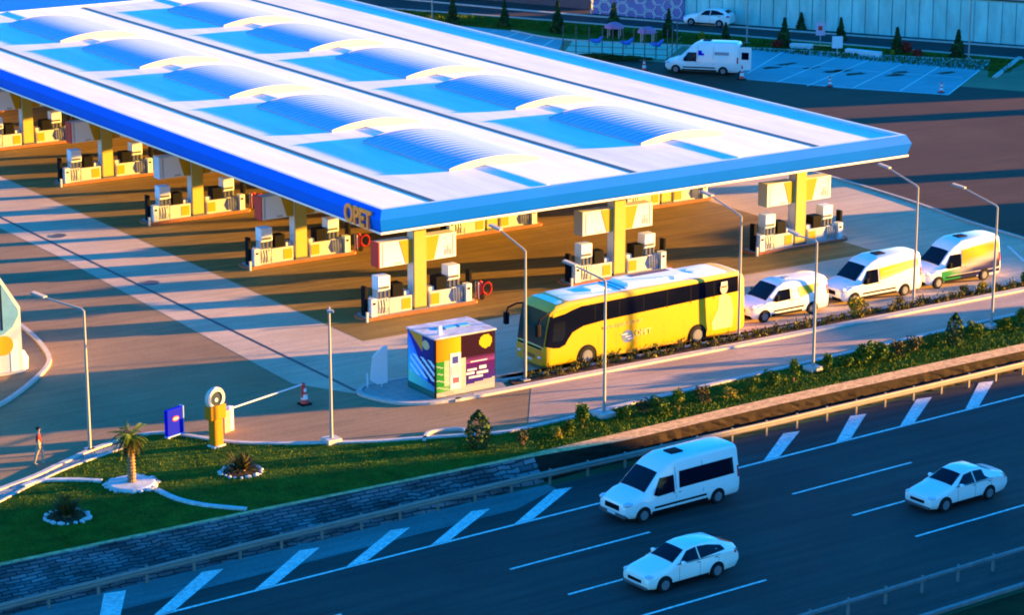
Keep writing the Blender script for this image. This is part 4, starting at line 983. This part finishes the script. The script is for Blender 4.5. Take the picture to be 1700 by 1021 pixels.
def plant(kind, loc, label, s=1.0, cat='shrub', group=None, name='shrub'):
    if kind not in VAR:
        spec = dict(round=(900, .6, .55, .5, .10, 'ball', 'leaf'), dark=(700, .5, .5, .72, .11, 'column', 'leaf_dark'), tall=(700, .42, .4, .7, .10, 'ball', 'leaf'), brown=(420, .55, .5, .5, .10, 'ball', 'leaf_br'), yellow=(420, .75, .5, .5, .12, 'ball', 'leaf_y'), red=(330, .55, .55, .45, .16, 'ball', 'leaf_r'), conifer=(800, .55, .55, .95, .16, 'cone', 'leaf_dark'))[kind]
        me = leafcloud(*spec[:5], seed=len(VAR) + 3, shape=spec[5]); me.materials.append(M[spec[6]])
        VAR[kind] = (me, stem_me(spec[3] * 1.4, 5 if kind != 'conifer' else 1, spec[1] * .5, len(VAR)))
    t = thing(name, label, cat, loc, random.uniform(0, 6.28), group); t.scale = (s, s, s * random.uniform(.9, 1.25))
    for nm, me in zip(('foliage', 'stem'), VAR[kind]):
        o = bpy.data.objects.new(nm, me); col.objects.link(o); o.parent = t
    return t
strip = [(795, 745, 'dark', 1.25, 'dense dark clipped shrub at the left end of the shrub strip'),
 (870, 742, 'brown', .7, 'small brownish shrub just right of the dense dark clipped one'),
 (925, 728, 'yellow', .6, 'straw coloured low shrub left of the lamp block in the shrub strip'),
 (968, 712, 'tall', 1.05, 'tall loose green shrub just left of the lamp with the pale block'),
 (945, 722, 'round', .7, 'low green shrub left of the tall loose one by the lamp block'),
 (1040, 697, 'round', .8, 'round green shrub just right of the lamp with the pale block'),
 (1070, 690, 'brown', .95, 'reddish brown shrub standing against the road kerb'),
 (1098, 690, 'round', .9, 'green shrub right of the reddish brown one'),
 (1128, 684, 'tall', .95, 'tall green shrub below the tail half of the coach'),
 (1165, 672, 'brown', .9, 'brown twiggy shrub in the middle of the shrub strip'),
 (1212, 664, 'yellow', .65, 'ochre low shrub in the middle of the shrub strip'),
 (1245, 652, 'round', .8, 'green shrub between the ochre shrub and the next lamp'),
 (1285, 642, 'round', .85, 'green shrub left of the lamp before the lowest van'),
 (1318, 636, 'tall', .9, 'upright green shrub next to the lamp before the lowest van'),
 (1375, 618, 'tall', .85, 'upright green shrub right of the lamp before the lowest van'),
 (1405, 610, 'round', .8, 'green shrub second to the right of the lamp before the lowest van'),
 (1432, 604, 'round', 1.1, 'wide green shrub with thick crown right of the second lamp'),
 (1462, 598, 'round', 1.15, 'wide yellow green shrub, the broadest of the strip'),
 (1490, 592, 'brown', .9, 'brownish shrub right of the broadest one'),
 (1520, 584, 'brown', .95, 'russet shrub below the second delivery van'),
 (1550, 577, 'round', .8, 'small green shrub left of the dark pointed one'),
 (1585, 574, 'dark', 1.0, 'dark pointed dense shrub near the right end of the strip'),
 (1620, 560, 'round', .8, 'green shrub left of the rightmost lamp'),
 (1668, 548, 'round', .8, 'green shrub right of the rightmost lamp'),
 (1693, 542, 'tall', .8, 'upright shrub at the right photo edge')]
for px, py, k, s, lb in strip: p = G(px, py); plant(k, (p.x, p.y, .06), lb, s, group='shrubs along the highway side of the service road')
for px, py, k, s, lb in [(1408, 520, 'yellow', 1.0, 'bright yellow green bush between the first and second delivery vans'), (1475, 505, 'brown', .6, 'low ochre bush in front of the second delivery van'), (1570, 482, 'brown', .62, 'low bush under the doors of the wrapped van'), (1600, 475, 'yellow', .6, 'low yellowish bush under the middle of the wrapped van'), (1672, 462, 'round', .7, 'green bush at the tail of the wrapped van'), (1690, 458, 'brown', .7, 'brown bush at the right end of the median')]:
    p = G(px, py); plant(k, (p.x, max(-14.9, min(-14.2, p.y)), .09), lb, s, group='bushes in the median')
# low hedge plants of the median and lawn grass: nobody could count these
def scatter(name, label, n, fn, size, m, seed, hgt=1.0):
    r = random.Random(seed); V = []; F = []
    for k in range(n):
        x, y, z = fn(r); s = size * r.uniform(.5, 1.3); a = r.uniform(0, 6.28); dx, dy = math.cos(a) * s * .25, math.sin(a) * s * .25; l = r.uniform(-.4, .4) * s; l2 = r.uniform(-.4, .4) * s
        i = len(V); V += [(x - dx, y - dy, z), (x + dx, y + dy, z), (x + l, y + l2, z + s * hgt)]; F.append((i, i + 1, i + 2))
    me = bpy.data.meshes.new(name); me.from_pydata(V, [], F); me.update(); return tag(obj(name, me, m), label, 'plants', kind='stuff')
def clumps(r, x0=-2.6, x1=38):
    k = r.randrange(150); rr = random.Random(k); cx = x0 + (x1 - x0) * (k + rr.random()) / 150; cy = -14.5 + rr.uniform(-.3, .3)
    return cx + r.gauss(0, .11), cy + r.gauss(0, .10), .09 + abs(r.gauss(0, .16)) * rr.uniform(.4, 1.3)
scatter('hedge_plants', 'low reddish brown and green plants covering the soil of the median', 9000, clumps, .13, M['leaf_br'], 5)
scatter('hedge_leaves', 'sparse yellow green leaves among the median plants', 2200, clumps, .12, M['leaf_y'], 6)
LP = [Vector(p[:2]) for p in lawn_edge]
def lawn_pt(r):
    while True:
        x = r.uniform(-40, 34)
        for a, b in zip(LP, LP[1:]):
            if a.x <= x <= b.x: yt = a.y + (b.y - a.y) * (x - a.x) / (b.x - a.x); break
        yb = ytop(x) + .1; y = r.uniform(yb, yt - .25)
        if r.random() < (yt - yb) / 10: return x, y, .06
def strip_pt(r):
    while True:
        x, y, z = lawn_pt(r)
        if x > -8: return x, y, z
scatter('lawn_grass', 'short green grass covering the lawn along the highway', 42000, lawn_pt, .075, M['grass'], 8)
scatter('strip_grass', 'rough longer grass and weeds between the shrubs of the strip', 9000, strip_pt, .12, M['grass'], 9)

for x, y, h_, w_, lb in ((95, 14.6, 11, 1.1, 'tall dark cypress added unseen beyond the right edge to cast shade, farther from the station'), (90, -4.6, 10, 1.1, 'tall dark cypress added unseen beyond the right edge to cast shade, nearer the station')):  # out-of-view trees, added to throw shadow bands over the right yard
    t = thing('shade_cypress', lb, 'tree', (x, y, 0), 0, 'added shade-casting cypresses east of the yard'); me = leafcloud(2600, w_, w_, h_ / 2, .45, int(x), 'column'); me.materials.append(M['leaf_dark'])
    o = bpy.data.objects.new('crown', me); col.objects.link(o); o.parent = t; bm = bmesh.new(); tube(bm, [(0, 0, 0), (0, 0, h_ * .9)], [.25, .05], 8); obj('trunk', bm, M['bark'], t)
def ring_stones(t, r0, seed, m='stone_w'):
    r = random.Random(seed); bm = bmesh.new()
    for k in range(19):
        a = 6.283 * k / 19; bmesh.ops.create_icosphere(bm, subdivisions=1, radius=r.uniform(.07, .17), matrix=T((r0 * r.uniform(.93, 1.07) * math.cos(a + r.uniform(-.1, .1)), r0 * r.uniform(.93, 1.07) * math.sin(a), .03)) @ Matrix.Rotation(r.uniform(0, 3), 4, 'Z') @ Matrix.Diagonal((1.3, r.uniform(.6, 1), .7, 1)))
    obj('stone_ring', bm, M[m], t)
# palm
pp = G(220, 808); t = thing('palm_tree', 'small palm with shaggy brown trunk on a white stone disc in the lawn', 'palm tree', (pp.x, pp.y, .06))
bm = bmesh.new(); prof = [(.2, 0)]
for k in range(14): prof += [(.215 - .003 * k, .05 + .15 * k), (.15 - .002 * k, .14 + .15 * k)]
lathe(bm, prof + [(.02, 2.2)], 12); obj('trunk', bm, M['bark'], t)
def frond(bm, a, el, L_, droop, r):
    pts = []; n = 9
    for k in range(n + 1):
        s = k / n; e = el - droop * s; pts.append((L_ * s * math.cos(e), L_ * s * math.sin(e)))
    for k in range(n):
        x, z = pts[k]; x2, z2 = pts[k + 1]; wd = .20 * math.sin(math.pi * min(1, (k + 1) / n)) + .03
        for s_ in (-1, 1):
            for q in (0, .5):
                xa = x + (x2 - x) * q; za = z + (z2 - z) * q
                P = [Vector((xa, 0, za)), Vector((xa + .06, 0, za)), Vector((xa + .16, s_ * wd * r.uniform(.8, 1.2), za - .07))]
                bm.faces.new([bm.verts.new(Matrix.Rotation(a, 3, 'Z') @ p + Vector((0, 0, 2.15))) for p in P])
r = random.Random(3); bm = bmesh.new()
for k in range(46): frond(bm, 6.283 * k / 46 * 3.3, r.uniform(.0, 1.4), r.uniform(.8, 1.2), r.uniform(.6, 1.3), r)
bmesh.ops.scale(bm, vec=(.82, .82, 1), verts=bm.verts); obj('crown', bm, M['leaf'], t)
bm = bmesh.new()
for k in range(34): frond(bm, 6.283 * k / 34 * 3.1, r.uniform(-1.1, -.1), r.uniform(.6, 1.0), .7, r)
obj('dry_fronds', bm, M['leaf_br'], t)
bm = bmesh.new(); lathe(bm, [(1.08, -.02), (1.05, .10), (.95, .14), (.001, .16)], 32); obj('stone_disc', bm, M['stone_w'], t)
ring_stones(t, 1.1, 1)
for (px, py), lb, s in (((402, 786), 'spiky brown plant in a pale stone ring, right of the palm in the lawn', 1.0), ((112, 862), 'spiky brown plant in a pale stone ring, left of the palm near the wall', 1.05)):
    p = G(px, py); t = thing('yucca_plant', lb, 'plant', (p.x, p.y, .06), group='spiky plants in stone rings')
    bm = bmesh.new(); r = random.Random(px)
    for k in range(220):
        a, e, l = r.uniform(0, 6.28), r.uniform(.05, 1.5), r.uniform(.6, 1.15) * s; d = Vector((math.cos(a) * math.cos(e), math.sin(a) * math.cos(e), math.sin(e))); u = Vector((-math.sin(a), math.cos(a), 0)) * .045
        bm.faces.new([bm.verts.new(v) for v in (-u, u, d * l * .6 + u * .8 + Vector((0, 0, .05)), d * l, d * l * .6 - u * .8 + Vector((0, 0, .05)))])
    obj('spikes', bm, M['leaf_br'], t); bm = bmesh.new(); tube(bm, [(0, 0, 0), (0, 0, .4)], [.24, .16], 8); obj('stem', bm, M['bark'], t)
    bm = bmesh.new(); lathe(bm, [(.85, 0), (.8, .05), (.001, .07)], 24); obj('soil_bed', bm, M['soil'], t); ring_stones(t, .9, px)

# ------------------------------------------------------------------ person
def skin_mesh(name, verts, edges, radii, m, parent, sub=2):
    me = bpy.data.meshes.new(name); me.from_pydata(verts, edges, []); o = bpy.data.objects.new(name, me); col.objects.link(o)
    o.modifiers.new('s', 'SKIN'); s2 = o.modifiers.new('u', 'SUBSURF'); s2.levels = s2.render_levels = sub
    for i, rr in enumerate(radii): me.skin_vertices[0].data[i].radius = (rr, rr) if not isinstance(rr, tuple) else rr
    me.skin_vertices[0].data[0].use_root = True
    bpy.context.view_layer.update()
    m2 = bpy.data.meshes.new_from_object(o.evaluated_get(bpy.context.evaluated_depsgraph_get())); bpy.data.objects.remove(o)
    m2.name = name; return obj(name, m2, m, parent, smooth=80)
pp = G(67, 772); t = thing('person', 'person in a red short-sleeved shirt and beige trousers walking beside the lawn kerb', 'person', (pp.x, pp.y, 0), R(60))
# x = side, -y = front
V = [(0, 0, .95), (0, 0, 1.12), (0, -.01, 1.32), (0, 0, 1.44), (0, -.01, 1.52), (0, -.02, 1.62), (0, -.02, 1.70)]; E_ = [(0, 1), (1, 2), (2, 3), (3, 4), (4, 5), (5, 6)]; Rr = [.14, .13, .15, .07, .055, .088, .06]
for s in (-1, 1):
    i = len(V); V += [(s * .17, 0, 1.38), (s * .22, .02 * s, 1.12), (s * .23, -.14 if s > 0 else -.04, .90), (s * .225, -.17 if s > 0 else -.05, .83)]; E_ += [(2, i), (i, i + 1), (i + 1, i + 2), (i + 2, i + 3)]; Rr += [.06, .045, .03, .032]
    for f in range(5):
        a = (f - 1.6) * .018; L_ = (.075, .085, .09, .08, .06)[f]; w0 = V[i + 3]; j = len(V)
        V += [(w0[0] + .0, w0[1] + a, w0[2] - L_ * .5 - .02), (w0[0] - s * .015, w0[1] + a * 1.2 - .01, w0[2] - L_ - .02)]; E_ += [(i + 3, j), (j, j + 1)]; Rr += [.010, .008]
    i = len(V); V += [(s * .09, 0, .88), (s * .10, -.14 * s - .02, .50), (s * .10, -.16 * s + .06, .09), (s * .11, -.16 * s - .08, .035)]; E_ += [(0, i), (i, i + 1), (i + 1, i + 2), (i + 2, i + 3)]; Rr += [.10, .065, .042, .035]
body = skin_mesh('body', V, E_, Rr, M['skin'], t)
V = [(0, 0, .93), (0, 0, 1.12), (0, -.01, 1.33), (0, 0, 1.42)]; E_ = [(0, 1), (1, 2), (2, 3)]; Rr = [.16, .15, .17, .085]
for s in (-1, 1): i = len(V); V += [(s * .18, 0, 1.385), (s * .215, .015 * s, 1.20)]; E_ += [(2, i), (i, i + 1)]; Rr += [.075, .062]
skin_mesh('shirt', V, E_, Rr, M['cloth_r'], t)
V = [(0, 0, .98)]; E_ = []; Rr = [.155]
for s in (-1, 1): i = len(V); V += [(s * .09, 0, .87), (s * .10, -.14 * s - .02, .50), (s * .10, -.16 * s + .055, .12)]; E_ += [(0, i), (i, i + 1), (i + 1, i + 2)]; Rr += [.115, .08, .065]
skin_mesh('trousers', V, E_, Rr, M['cloth_b'], t)
bm = bmesh.new(); bmesh.ops.create_icosphere(bm, subdivisions=2, radius=1, matrix=T((0, .012, 1.675)) @ Matrix.Diagonal((.094, .10, .085, 1))); obj('hair', bm, M['hair'], t, smooth=80)
bm = bmesh.new(); bmesh.ops.create_icosphere(bm, subdivisions=1, radius=.018, matrix=T((0, -.115, 1.615))); obj('nose', bm, M['skin'], t)

# ------------------------------------------------------------------ far side: bays, playground, road, wall
flat('far_road', [G(*q)[:2] for q in ((560, -22), (900, 8), (1280, 42), (1700, 73), (2200, 110), (2200, 165), (1700, 118 - 18), (1270, 62), (900, 33), (560, 8))], .012, M['asphalt_dark'])
flat('far_grass', [G(*q)[:2] for q in ((560, 8), (900, 33), (1270, 62), (1700, 98), (1700, 104), (1652, 128), (1640, 127), (1645, 100), (1500, 93), (1270, 80), (1120, 74), (940, 66), (850, 50), (700, 36), (560, 25))], .02, M['lawn'])
scatter('far_grass_blades', 'green grass on the strip between the parking bays and the far road', 9000, lambda r: (lambda u, v: (lambda p: (p.x, p.y, .02))(G(600 + 1080 * u, 12 + 89 * u + (14 + 6 * u) * v)))(r.random(), r.random()), .22, M['grass'], 12)
for P, wd in (([(560, -12), (900, 20), (1280, 49), (1700, 79), (2200, 115)], .35), ([(560, 8), (900, 33), (1270, 63), (1700, 98)], .2), ([(1652, 128), (1694, 95)], .4), ([(850, 51), (940, 66), (1120, 75), (1270, 81), (1500, 94), (1645, 101)], .2)):
    kerb([G(*q)[:2] for q in P], wd, .12)
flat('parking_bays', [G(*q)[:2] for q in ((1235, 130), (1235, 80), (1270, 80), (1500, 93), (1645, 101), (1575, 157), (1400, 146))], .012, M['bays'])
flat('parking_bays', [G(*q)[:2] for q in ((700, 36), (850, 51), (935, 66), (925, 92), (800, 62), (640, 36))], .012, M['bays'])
bm = bmesh.new()
def gl(p0, p1, wd=.12, z=.017):
    a, b_ = G(*p0), G(*p1); d = (b_ - a).normalized(); n = Vector((-d.y, d.x, 0)) * wd / 2
    vs = [bm.verts.new((q.x, q.y, z)) for q in (a - n, b_ - n, b_ + n, a + n)]; f = bm.faces.new(vs); f.normal_update()
    if f.normal.z < 0: f.normal_flip()
for p0, p1 in (((1240, 122), (1300, 86)), ((1290, 136), (1400, 90)), ((1340, 142), (1450, 96)), ((1415, 146), (1515, 97)), ((1495, 150), (1575, 100)), ((1575, 156), (1643, 103)), ((1300, 108), (1600, 128)), ((1235, 131), (1575, 157)), ((860, 72), (885, 58)), ((893, 82), (925, 62)), ((830, 66), (860, 54)), ((800, 57), (825, 50)), ((1410, 78), (1700, 100))):
    gl(p0, p1)
me = bpy.data.meshes.new('bay_markings'); bm.to_mesh(me); bm.free(); struct(obj('bay_markings', me, M['line']))
# oil stains are real dark drips on the bays
bm = bmesh.new(); r = random.Random(4)
for px, py in ((1400, 116), (1420, 122), (1347, 112), (1485, 124), (1495, 120), (1570, 120), (1280, 112), (1385, 118), (1305, 106)):
    p = G(px, py); n = 10; f = bm.faces.new([bm.verts.new((p.x + (1 + r.uniform(-.3, .3)) * 1.0 * math.cos(6.283 * k / n), p.y + .5 * (1 + r.uniform(-.4, .3)) * math.sin(6.283 * k / n), .0165)) for k in range(n)]); f.normal_update()
me = bpy.data.meshes.new('oil_stains'); bm.to_mesh(me); bm.free(); struct(obj('oil_stains', me, M['soil']))
# playground
flat('playground_floor', [G(*q)[:2] for q in ((935, 90), (955, 62), (1120, 66), (1135, 74), (1105, 98))], .014, mat('play_floor', (.42, .42, .30), .8, var=.1, scale=1))
t = thing('playground_fence', 'thin dark fence posts and rails round the small playground', 'fence', (0, 0, 0))
P = [G(935, 92), G(1000, 95), G(1052, 97), G(1108, 99), G(1132, 76)]; bm = bmesh.new()
for a, b_ in zip(P, P[1:]):
    for z in (.4, .9): tube(bm, [(a.x, a.y, z), (b_.x, b_.y, z)], .03, 5)
obj('fence_rail', bm, M['bark'], t)
pm = bpy.data.meshes.new('fence_post'); bm = bmesh.new(); tube(bm, [(0, 0, 0), (0, 0, 2.6)], .05, 6); bm.to_mesh(pm); bm.free(); pm.materials.append(M['darkgrey'])
for a, b_ in zip(P, P[1:]):
    for k in range(3):
        p = a + (b_ - a) * k / 3; o = bpy.data.objects.new('fence_post', pm); col.objects.link(o); o.parent = t; o.location = p
low = thing('low_hedge', 'dark low clipped hedge along the near side of the playground', 'hedge', (0, 0, 0))
me = leafcloud(1500, 1, 1, 1, .25, 77); 
a, b_ = G(940, 96), G(1110, 102)
for v in me.vertices:
    f = (v.co.x + 1.2) / 2.4; q = a + (b_ - a) * f; v.co = (q.x + v.co.y * .3, q.y + v.co.y * .3, max(0, v.co.z * .32))
me.materials.append(M['leaf_dark']); o = bpy.data.objects.new('foliage', me); col.objects.link(o); o.parent = low
for k, (px, py, c, lb) in enumerate(((990, 77, 'bluesign', 'blue spring rider at the left of the playground'), (1040, 80, 'bluesign', 'blue spring rider in the middle of the playground'), (1090, 83, 'bluesign', 'blue spring rider at the right of the playground'))):
    p = G(px, py); t = thing('spring_rider', lb, 'play equipment', (p.x, p.y, 0), R(-50), 'blue spring riders of the playground')
    bm = bmesh.new(); tube(bm, [(.12 * math.cos(a), .12 * math.sin(a), .1 + .03 * a) for a in [k_ * .6 for k_ in range(22)]], .02, 5); obj('spring', bm, M['darkgrey'], t)
    bm = bmesh.new(); tube(bm, [(-.6, 0, .6), (-.2, 0, .5), (.25, 0, .52), (.5, 0, .85), (.62, 0, .95)], [.06, .18, .2, .13, .07], 8); obj('seat_body', bm, mat('rider_blue', (.03, .10, .45), .4) if k == 0 else bpy.data.materials['rider_blue'], t, smooth=50)
for px, py, lb in ((1020, 62, 'pink domed play shelter at the back of the playground, left one'), (1075, 70, 'pink domed play shelter at the back of the playground, right one')):
    p = G(px, py); t = thing('play_shelter', lb, 'play equipment', (p.x, p.y, 0), 0, 'pink play shelters')
    bm = bmesh.new(); lathe(bm, [(.9, .9), (.75, 1.2), (.3, 1.4), (.01, 1.45)], 10); obj('canopy', bm, mat('play_pink', (.50, .12, .22), .6) if px == 1020 else bpy.data.materials['play_pink'], t)
    for a in (0, 1.57, 3.14, 4.71): bm = bmesh.new(); tube(bm, [(.7 * math.cos(a), .7 * math.sin(a), 0), (.7 * math.cos(a), .7 * math.sin(a), 1.1)], .05, 6); obj('leg', bm, M['grey'], t)
for px, py, k, s, lb in ((752, 40, 'conifer', 1.25, 'first small conifer on the far grass strip, just above the canopy edge'), (838, 44, 'conifer', 1.1, 'second small conifer on the far grass strip'), (926, 54, 'conifer', 1.25, 'small conifer behind the left end of the playground'), (1019, 58, 'conifer', 1.5, 'conifer behind the middle of the playground'), (1110, 62, 'conifer', 1.2, 'conifer left of the cargo van roof'), (1205, 66, 'conifer', .9, 'small conifer right behind the cargo van roof'), (1302, 78, 'conifer', 1.4, 'conifer with a red shrub top, right of the cargo van'), (1396, 66, 'conifer', 1.0, 'small dark conifer at the foot of the wall near the white board'), (1330, 48, 'conifer', .9, 'narrow dark conifer standing against the retaining wall'), (1489, 88, 'conifer', 1.2, 'conifer beside the red flower bushes'), (1590, 95, 'conifer', 1.35, 'conifer between the red bushes and the right lamp')):
    p = G(px, py); plant(k, (p.x, p.y, 0), lb, s, 'conifer', 'small conifers on the far grass strip', 'conifer_tree')
for px, py, k, s, lb in ((1290, 79, 'red', 1.0, 'red flowering bush right of the cargo van door'), (1301, 60, 'red', .7, 'small red bush behind the conifer by the van'), (1502, 88, 'red', 1.25, 'large red bush behind the parking bays'), (1525, 94, 'red', .95, 'smaller red bush right of the large red one'), (1482, 92, 'yellow', .5, 'tiny yellow bush left of the large red one'), (1165, 66, 'yellow', .8, 'yellow brown bush behind the cargo van cab')):
    p = G(px, py); plant(k, (p.x, p.y, 0), lb, s, group='flowering bushes by the parking bays')
for (px, py), w_, h_, c, lb in (((1362, 72), .8, 1.9, mat('sign_pink', (.60, .38, .50), .5), 'small pink and white sign on a post behind the parking bays'), ((1390, 92), .9, 1.7, M['white'], 'white upright board beside the parking bays')):
    p = G(px, py); t = thing('information_board', lb, 'sign', (p.x, p.y, 0), R(-35)); obj('panel', boxes((-w_ / 2, w_ / 2, -.05, .05, h_ * .4, h_)), c, t); obj('post', boxes((-.05, .05, -.04, .04, 0, h_ * .4), bev=.01), M['grey'], t)
    if px == 1362: obj('sign_spot', boxes((-.2, .15, -.06, -.051, 1.2, 1.6)), M['red'], t)
for p0, p1, lb in (((1312, 79), (1350, 81), 'low white parapet block at the back of the bays, nearer the van'), ((1405, 88), (1463, 94), 'long low white parapet block at the back of the bays, right of the white board')):
    a, b_ = G(*p0), G(*p1); t = bmesh.new(); ribbon(t, [(a.x, a.y), (b_.x, b_.y)], .5, 0, .45); tag(obj('concrete_block', t, M['white']), lb, 'block', 'low white blocks behind the bays')
a = G(1355, 82); t = thing('bench', 'small wooden bench between the white block and the white board', 'bench', (a.x, a.y, 0), R(-57)); obj('seat', boxes((-.2, 1.8, -.25, .25, .42, .48)), M['coping'], t); obj('leg', boxes((0, .08, -.2, .2, 0, .42)), M['darkgrey'], t); obj('leg', boxes((1.5, 1.58, -.2, .2, 0, .42)), M['darkgrey'], t)
def wall_line(p0, p1, h, th, name, label, m, pan=None, pm=None, cap=True):
    a, b_ = G(*p0), G(*p1); L_ = (b_ - a).length; t = thing(name, label, 'wall', a, math.atan2(b_.y - a.y, b_.x - a.x))
    w2 = obj('wall_body', boxes((0, L_, 0, th, 0, h)), m, t)
    if pan:
        bm = bmesh.new(); x = 0; r = random.Random(2)
        while x < L_ - .2:
            dd = r.uniform(-.0, .06); box(bm, x + .05, min(L_, x + pan) - .05, -.10 - dd, -.002, .02, h - .12); x += pan
        obj('wall_panels', bm, pm, t)
    if cap: obj('coping', boxes((-.05, L_ + .05, -.16, th + .1, h + .001, h + .16)), M['gutter'], t)
    return t, L_
wall_line((1137, 33), (2100, 103), 3.75, .5, 'retaining_wall', 'tall grey green retaining wall of vertical concrete panels behind the far road', M['wall_t'], 1.25, M['wall_t'])
# hexagon screen wall
t, L_ = wall_line((985, 22), (1135, 34), 4.2, .3, 'screen_wall', 'violet screen wall with white hexagon lattice left of the retaining wall', M['violet'], cap=False)
bm = bmesh.new(); s_ = .62
for i in range(int(L_ / (s_ * 1.5)) + 1):
    for j in range(5):
        cx, cz = i * s_ * 1.5 + .3, j * s_ * 1.732 + (i % 2) * s_ * .866 + .2
        if cz > 3.9 or cx > L_: continue
        for k in range(6):
            if random.random() < .12: continue
            a0, a1 = math.pi / 3 * k, math.pi / 3 * (k + 1)
            tube(bm, [(cx + s_ * .86 * math.cos(a0), -.05, cz + s_ * .86 * math.sin(a0)), (cx + s_ * .86 * math.cos(a1), -.05, cz + s_ * .86 * math.sin(a1))], .05, 4)
obj('hexagon_lattice', bm, M['white'], t)
# dark building with pale windows behind the far road
t, L_ = wall_line((600, -22), (982, 16), 5, 6, 'shop_building', 'dark low building with pale shopfront windows behind the far road', M['wall_d'], cap=False); t['category'] = 'building'
x = 1.0
while x < L_ - 3:
    obj('window', boxes((x, x + 2.6, -.03, -.003, 1.0, 2.6)), M['white'], t); x += 4.2
# big ribbed blue roofed hall behind the canopy
t = thing('ribbed_hall', 'large hall with ribbed blue roof behind the far left end of the canopy', 'building', (0, 0, 0))
obj('wall', boxes((-30, 26, 76.0, 110, 0, 5.6)), M['white'], t)
bm = bmesh.new(); n = 150; rows = [[], []]
for k in range(n * 2 + 1):
    x = -30.5 + 57 * k / (2 * n); z = .12 if k % 2 else 0
    rows[0].append(bm.verts.new((x, 75.4, 5.65 + z))); rows[1].append(bm.verts.new((x, 110, 7.6 + z)))
for k in range(2 * n): bm.faces.new((rows[0][k], rows[0][k + 1], rows[1][k + 1], rows[1][k]))
obj('roof', bm, mat('ribbed_blue_roof', (.25, .38, .55), .5), t)
obj('eave', boxes((-30.6, 26.7, 75.0, 75.38, 5.5, 5.75)), M['trim'], t)
